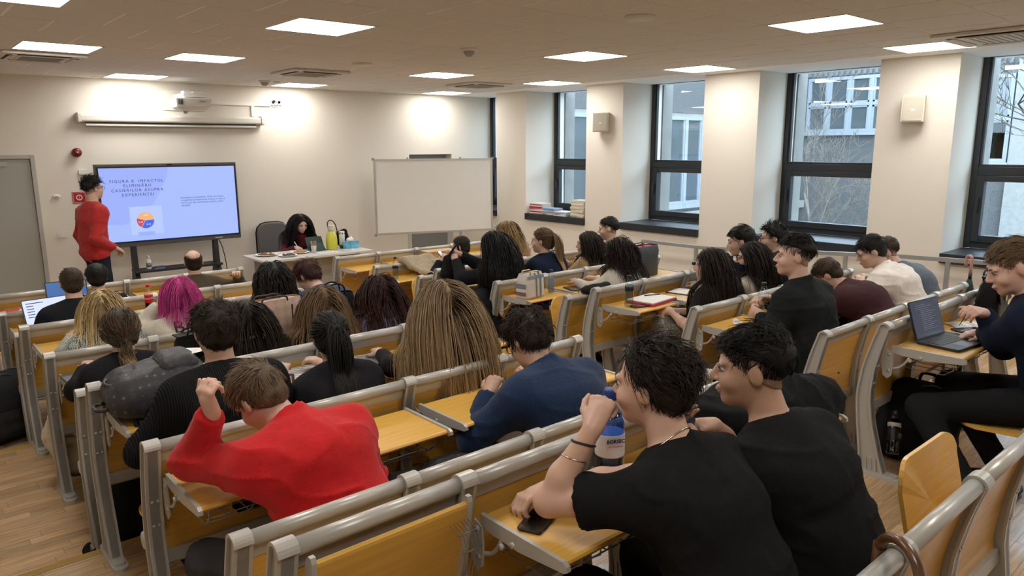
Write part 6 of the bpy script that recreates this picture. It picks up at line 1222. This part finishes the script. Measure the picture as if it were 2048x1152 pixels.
# ---------------- bags
def handle(pts, r, m, parent, nm='handle', n=6): return MB().tube(spline(pts, n), r, 8).build(nm, m, parent)
def tote(x, y, z, rz, w, d, h, m, label, taper=.85, hm=None, hh=.14, open_m=None, seed=1, name='handbag'):
    t = thing(name, label, 'handbag', (x, y, z), rz); n = 6; V = []; F = []
    rings = [(0, 1.0), (.02, 1.03), (h*.4, 1.0), (h*.8, (1+taper)/2), (h, taper)]
    g = random.Random(seed); pl = []
    for a in range(24):
        t_ = 2*PI*a/24; cx, cy = math.copysign(abs(math.cos(t_))**.35, math.cos(t_)), math.copysign(abs(math.sin(t_))**.35, math.sin(t_)); pl.append((cx, cy))
    for zz, s in rings:
        for i, (cx, cy) in enumerate(pl): V.append((cx*w/2*(1 if zz < h*.5 else (1+s)/2)+g.uniform(-1, 1)*.003, cy*d/2*s*(1 if zz < h*.9 else .7), zz))
    N_ = 24; F = [(r*N_+i, r*N_+(i+1) % N_, (r+1)*N_+(i+1) % N_, (r+1)*N_+i) for r in range(len(rings)-1) for i in range(N_)]+[tuple(range(N_-1, -1, -1))]
    mb = MB(); mb.add(V, F, True); b = mb.build('bag_body', m, t)
    top = [v for v in V[-N_:]]; mb = MB(); mb.add([(v[0]*.97, v[1]*.97, v[2]-.012) for v in top], [tuple(range(N_))]); mb.build('lining', open_m or m, t)
    for s in (-1, 1): handle([(-w*.22, s*d*.30, h*.80), (-w*.20, s*d*.34, h+hh*.6), (0, s*d*.30, h+hh), (w*.20, s*d*.34, h+hh*.6), (w*.22, s*d*.30, h*.80)], .006, hm or m, t)
    return t
BEI = mat('bag_beige', (.56, .40, .31), .5, bump=.1, bscale=40)
def quilt(m):
    nt = m.node_tree; b = nt.nodes['Principled BSDF']; N = nt.nodes.new; L = nt.links.new; tc = N('ShaderNodeTexCoord'); mp = N('ShaderNodeMapping'); mp.inputs['Rotation'].default_value = (0, PI/4, 0); mp.inputs['Scale'].default_value = (22, 0, 22); L(tc.outputs['Object'], mp.inputs[0])
    ch = N('ShaderNodeTexChecker'); ch.inputs['Scale'].default_value = 1; ch.inputs[1].default_value = (.58, .42, .33, 1); ch.inputs[2].default_value = (.50, .35, .27, 1); L(mp.outputs[0], ch.inputs[0]); L(ch.outputs[0], b.inputs['Base Color'])
quilt(BEI)
t = tote(1.90, 4.62, T1+DZ, .1, .42, .16, .29, BEI, 'large beige quilted handbag on the fourth left desk', .9, mat('strap_brown', (.03, .018, .012), .5), .02)
for x in (-.11, .11): MB().box(x-.004, x+.004, -.079, -.074, .02, .25).build('seam_strip', MATS['strap_brown'], t)
LEA = cloth('leather_black', (.012, .012, .013), 'leather')
t = tote(1.36, 4.52, T1+DZ, .2, .24, .10, .17, LEA, 'black leather flap handbag beside the thick dark hair', .55, None, .03); MB().prism([(-.056, .04), (-.060, .05), (-.04, .175), (.03, .182), (.03, .175), (-.035, .168)], -.115, .115).build('flap', LEA, t)
tote(2.36, 4.62, T1+DZ, -.1, .28, .14, .27, LEA, 'tall black handbag between the light brown and auburn hair', .85, None, .07)
t = tote(4.17, 4.55, T1+DZ, .12, .25, .14, .215, mat('canvas_cream', (.62, .56, .50), .7), 'cream handbag with grey stripes on the fourth right desk', .82, mat('gold_clip', (.6, .45, .2), .3, metal=1), .012)
STR = mat('stripe_grey', (.17, .20, .24), .7); STM = mat('stripe_mauve', (.22, .10, .11), .7)
for x, w_, m_ in ((-.005, .018, STR), (.045, .022, STR)): MB().prism([(-.0735, .01), (-.0745, .01), (-.0740, .085), (-.0690, .172), (-.0445, .213), (-.0435, .213), (-.068, .172), (-.073, .085)], x, x+w_).build('stripe', m_, t)
MB().prism([(-.0700, .172), (-.0712, .172), (-.0600, .195), (-.0588, .195)], -.105, .105).build('stripe', STR, t); MB().box(-.1285, -.1245, -.06, .06, .09, .13).build('stripe', STR, t); MB().box(-.1290, -.1250, -.06, .06, .03, .06).build('stripe', STM, t)
tote(5.72, 4.58, T1+DZ, .05, .36, .17, .30, mat('leather_slate', (.030, .034, .038), .4, bump=.15), 'large slate leather tote with a red lining on the fourth right desk', 1.1, None, .02, mat('lining_red', (.35, .02, .035), .7))
t = tote(5.30, 1.42, T3+DZ, .10, .34, .14, .24, LEA, 'black leather flap handbag beside the writing hand', .6, None, .04); MB().prism([(-.075, .09), (-.079, .09), (-.05, .245), (.04, .256), (.04, .246), (-.045, .237)], -.165, .165).build('flap', LEA, t); MB().box(-.05, -.015, -.0835, -.078, .10, .16).build('buckle', mat('gold_clip', (.6, .45, .2), .3, metal=1), t)
t = tote(5.30, 5.42, T1+DZ-.02, .0, .26, .12, .22, cloth('zebra_bag', (.03, .03, .035), 'floral'), 'black and white patterned handbag beside the blond curls', .8, mat('handle_grey', (.25, .25, .27), .5), .13)
# bag on the lap desk, held
t = thing('shoulder_bag', 'black nylon shoulder bag held open on the third right desk', 'handbag', (4.02, 5.46, T1+DZ-.01), .3)
blob('bag_body', [elip((0, 0, .12), (.15, .09, .125), None, .03), elip((-.06, 0, .24), (.05, .06, .06), None, .03), elip((.09, 0, .22), (.05, .06, .05), None, .03)], cloth('nylon_black', (.010, .010, .011)), t, .012, .012, 3); handle([(-.1, 0, .25), (-.05, -.05, .36), (.04, -.03, .38), (.10, 0, .26)], .010, MATS['nylon_black'], t, 'strap')
# ---------------- backpacks
def backpack(x, y, z, rz, w, d, h, m, label, rot=None, vox=.011, seed=1, straps=True, wr=.007):
    t = thing('backpack', label, 'backpack', (x, y, z), rot if rot else rz)
    blob('bag_body', [cone((-w*.32, 0, h*.25), (-w*.30, 0, h*.78), d*.52, d*.44, .05), cone((w*.32, 0, h*.25), (w*.30, 0, h*.78), d*.52, d*.44, .05), elip((0, 0, h*.5), (w*.46, d*.52, h*.5), None, .05), cone((-w*.35, 0, d*.42), (w*.35, 0, d*.42), d*.45, d*.45, .04)], m, t, vox, wr, seed)
    blob('front_pocket', [cone((-w*.28, -d*.48, h*.22), (w*.28, -d*.48, h*.22), d*.24, d*.24, .03), cone((-w*.28, -d*.46, h*.38), (w*.28, -d*.46, h*.38), d*.22, d*.22, .03)], m, t, vox, wr*.7, seed+3)
    MB().tube(spline([(-w*.42, -d*.30, h*.45), (-w*.40, -d*.30, h*.80), (-w*.15, -d*.28, h*.97), (w*.15, -d*.28, h*.97), (w*.40, -d*.30, h*.80), (w*.42, -d*.30, h*.45)], 5), .005, 6).build('zip', mat('zip_dark', (.05, .05, .055), .4), t)
    handle([(-.05, d*.2, h*.97), (-.04, d*.2, h+.04), (.04, d*.2, h+.04), (.05, d*.2, h*.97)], .009, m, t, 'top_handle')
    if straps:
        for s in (-1, 1): MB().tube(spline([(s*w*.2, d*.45, h*.93), (s*w*.28, d*.85, h*.70), (s*w*.32, d*.85, h*.35), (s*w*.36, d*.5, h*.10)], 6), .022, 8, flat=.3).build('shoulder_strap', m, t)
    return t
cloth('pack_black', (.011, .011, .012)); PAT = cloth('pack_pattern', (.055, .055, .06), 'leather')
def monogram(m):
    nt = m.node_tree; b = nt.nodes['Principled BSDF']; N = nt.nodes.new; L = nt.links.new; tc = N('ShaderNodeTexCoord'); v = N('ShaderNodeTexVoronoi'); v.inputs['Scale'].default_value = 30; v.inputs['Randomness'].default_value = .15; L(tc.outputs['Object'], v.inputs['Vector'])
    cr = N('ShaderNodeValToRGB'); e = cr.color_ramp.elements; e[0].position = .16; e[0].color = (.16, .16, .165, 1); e[1].position = .20; e[1].color = (.048, .048, .052, 1); e2 = cr.color_ramp.elements.new(.34); e2.color = (.048, .048, .052, 1); e3 = cr.color_ramp.elements.new(.36); e3.color = (.10, .10, .105, 1); e4 = cr.color_ramp.elements.new(.39); e4.color = (.048, .048, .052, 1); L(v.outputs['Distance'], cr.inputs[0]); L(cr.outputs[0], b.inputs['Base Color'])
monogram(PAT)
t = backpack(.93, 3.32, T2+DZ+.14, 0, .28, .22, .42, PAT, 'grey monogram backpack lying on the fifth left desk', rot=(math.radians(-90), 0, math.radians(86)), vox=.010, wr=.010, seed=2, straps=False)
t.location = (1.07, 3.43, T2+DZ+.105)
handle([(-.10, .06, .18), (-.17, .10, .17), (-.19, .28, .19), (-.17, .40, .22)], .012, MATS['pack_black'], t, 'shoulder_strap'); handle([(-.10, .06, .33), (-.18, .14, .33), (-.19, .34, .33), (-.17, .50, .34)], .012, MATS['pack_black'], t, 'shoulder_strap')
backpack(.50, 6.30, T0, .4, .36, .26, .52, cloth('pack_charcoal', (.028, .028, .029)), 'charcoal backpack standing on the floor by the left aisle', seed=5)
t = backpack(.86, 4.02, T1, .2, .34, .24, .44, cloth('pack_black', (.011, .011, .012)), 'black backpack under the low ponytail seat at the left aisle', seed=6, straps=False)
t.location = (.92, 3.98, T1)
MB().tube(spline([(-.12, -.08, .22), (-.26, -.02, .06), (-.34, .0, .02), (-.30, .10, .015), (-.15, .10, .03)], 6), .018, 8, flat=.35).build('loose_strap', MATS['pack_black'], t)
t = backpack(4.36, 1.50, T3, -.9, .34, .24, .46, MATS['pack_black'], 'black backpack with a dark bottle leaning under the navy suit desk', rot=(math.radians(-6), math.radians(14), -.9), seed=8); b_ = t
t = bottle(4.06, 1.47, T3+.12, .24, .034, 'dark drink bottle in the side pocket of the black backpack', (.10, .02, .02), (.02, .01, .01), (.30, .60, (.012, .012, .012)), .8, rot=(math.radians(-10), math.radians(24), 0)); text('MO', .040, (0, -.0352, .09), RF, mat('print_silver', (.45, .45, .46), .4), t); MB().lathe([(.0347, .150), (.0347, .172)], 18).build('white_band', MATS['paper_plate'], t)
# ---------------- coats
def coat(name, label, prims, m, loc, rz=0, vox=.012, wr=.012, seed=1, cat='coat', nm='fabric'):
    t = thing(name, label, cat, loc, rz); blob(nm, prims, m, t, vox, wr, seed, sc=(7, 7, 11)); return t
COATB = cloth('coat_black', (.011, .011, .012)); PUF = cloth('puffer_black', (.012, .012, .014), 'leather')
_g = random.Random(4); fold = []
for k in range(7):
    x = -.20+k*.055; q = [(x, .09, .74+.03*_g.random()), (x, .03, .885), (x+.01, -.03, .895), (x+.04, -.12, .83), (x+.09, -.26, .775), (x+.15, -.40, .76), (x+.20, -.46, .68), (x+.22, -.49, .55+.08*_g.random())]
    for i_ in range(len(q)-1): fold.append(cone(q[i_], q[i_+1], .026+.012*_g.random(), .026+.012*_g.random(), .022))
coat('tan_coat', 'tan trench coat draped over the second right bench', fold, cloth('coat_tan', (.40, .335, .235)), (4.52, 6.80, 0), seed=3, wr=.010, vox=.011)
coat('black_coat', 'black coat heaped on the desk and seat beside the faded haircut', [cone((-.34, .10, .80), (.10, .10, .82), .085, .10, .08), cone((.0, .02, .78), (.34, .0, .74), .12, .12, .08), cone((.22, -.02, .72), (.36, .0, .58), .10, .08, .08), cone((-.30, -.02, .80), (-.1, -.08, .66), .08, .10, .06), cone((-.2, -.1, .62), (.2, -.10, .56), .11, .11, .06)], COATB, (2.52, 1.36, T3), seed=7, wr=.022)
t = coat('puffer_jacket', 'black puffer jacket with a gathered cuff on the sixth left seat', [elip((0, 0, .0), (.20, .16, .12), None, .05), elip((-.22, .05, -.02), (.14, .15, .12), None, .05), cone((.02, -.06, .06), (.16, -.15, .08), .075, .065, .04)], PUF, (1.62, 2.22, T2+.56), seed=9, wr=.016)
blob('sleeve_end', [cone((.10, -.12, .085), (.20, -.20, .09), .070, .055, .02)], cloth('puffer_grey', (.035, .036, .038), 'leather'), t, .009, .006, 3); MB().lathe([(.050, 0), (.054, .012), (.046, .020), (.030, .006), (.001, -.03)], 20, o=(.215, -.215, .088), R=rotx(math.radians(95))@roty(.7)).build('cuff', COATB, t)
coat('cream_coat', 'cream fleece coat hanging from the third left bench', [cone((0, 0, .52), (-.02, -.02, .30), .045, .09, .05), cone((-.02, -.02, .30), (.02, -.10, .16), .09, .10, .05), cone((.06, -.05, .30), (.14, -.14, .18), .07, .07, .05)], cloth('cream_fleece', (.46, .39, .28)), (.70, 4.98, T1), seed=4, wr=.012)
coat('quilted_coat', 'long black quilted coat over the seat end beside the centre aisle', [cone((0, 0, .70), (.05, -.05, .40), .09, .12, .06), cone((.05, -.05, .40), (.02, -.08, .16), .12, .14, .06), cone((.10, .0, .62), (.16, .0, .42), .08, .10, .05)], PUF, (3.93, 4.93, T1), seed=5, wr=.016)
coat('grey_coat', 'dark coat hanging over the fifth right bench end', [cone((-.10, .0, .89), (.18, .0, .89), .03, .035, .03), cone((-.02, -.06, .82), (.0, -.08, .50), .05, .07, .05), cone((.14, -.06, .82), (.12, -.08, .52), .05, .06, .05)], cloth('coat_charcoal', (.020, .020, .022)), (4.25, 3.90, T1), seed=6)
# ---------------- hooked umbrellas
def umbrella(label, loc, rz, m, hm, L=.62, hr=.045, band=None):
    t = thing('umbrella', label, 'umbrella', loc, rz); pts = [(0, 0, 0), (0, 0, .10)]+[(0, hr-hr*math.cos(a), .10+hr*math.sin(a)) for a in np.linspace(.3, PI, 9)]+[(0, 2*hr, .04)]
    MB().tube(spline(pts, 3), .0115, 10).build('handle', hm, t); MB().lathe([(.013, -.05), (.013, .0)], 12).build('collar', BLACK, t); MB().lathe([(.012, -L), (.030, -L*.6), (.034, -.12), (.016, -.05)], 14).build('canopy', m, t); return t
WDB = wood('handle_wood', (.085, .038, .014), (.13, .06, .022), rough=.3, coat=.5)
t = thing('umbrella', 'brown wooden hook handled umbrella on the nearest bench rail', 'umbrella', (1.665, .565, 1.10), 1.0)
MB().tube(spline([(.075, 0, -.40), (.075, 0, .05)]+[(.075*math.cos(a), 0, .055+.075*math.sin(a)) for a in np.linspace(.35, PI, 8)]+[(-.075, 0, .02), (-.074, 0, -.03)], 4), .0125, 12).build('handle', WDB, t); MB().lathe([(.012, -.95), (.032, -.7), (.030, -.42), (.016, -.38)], 14, o=(.075, 0, 0)).build('canopy', COATB, t)
umbrella('umbrella with a pale pink hooked handle on the bench end', (6.33, 1.86, 1.14), -.6, cloth('umbrella_green', (.03, .06, .05)), mat('handle_pink', (.46, .25, .20), .4), .925, .028)
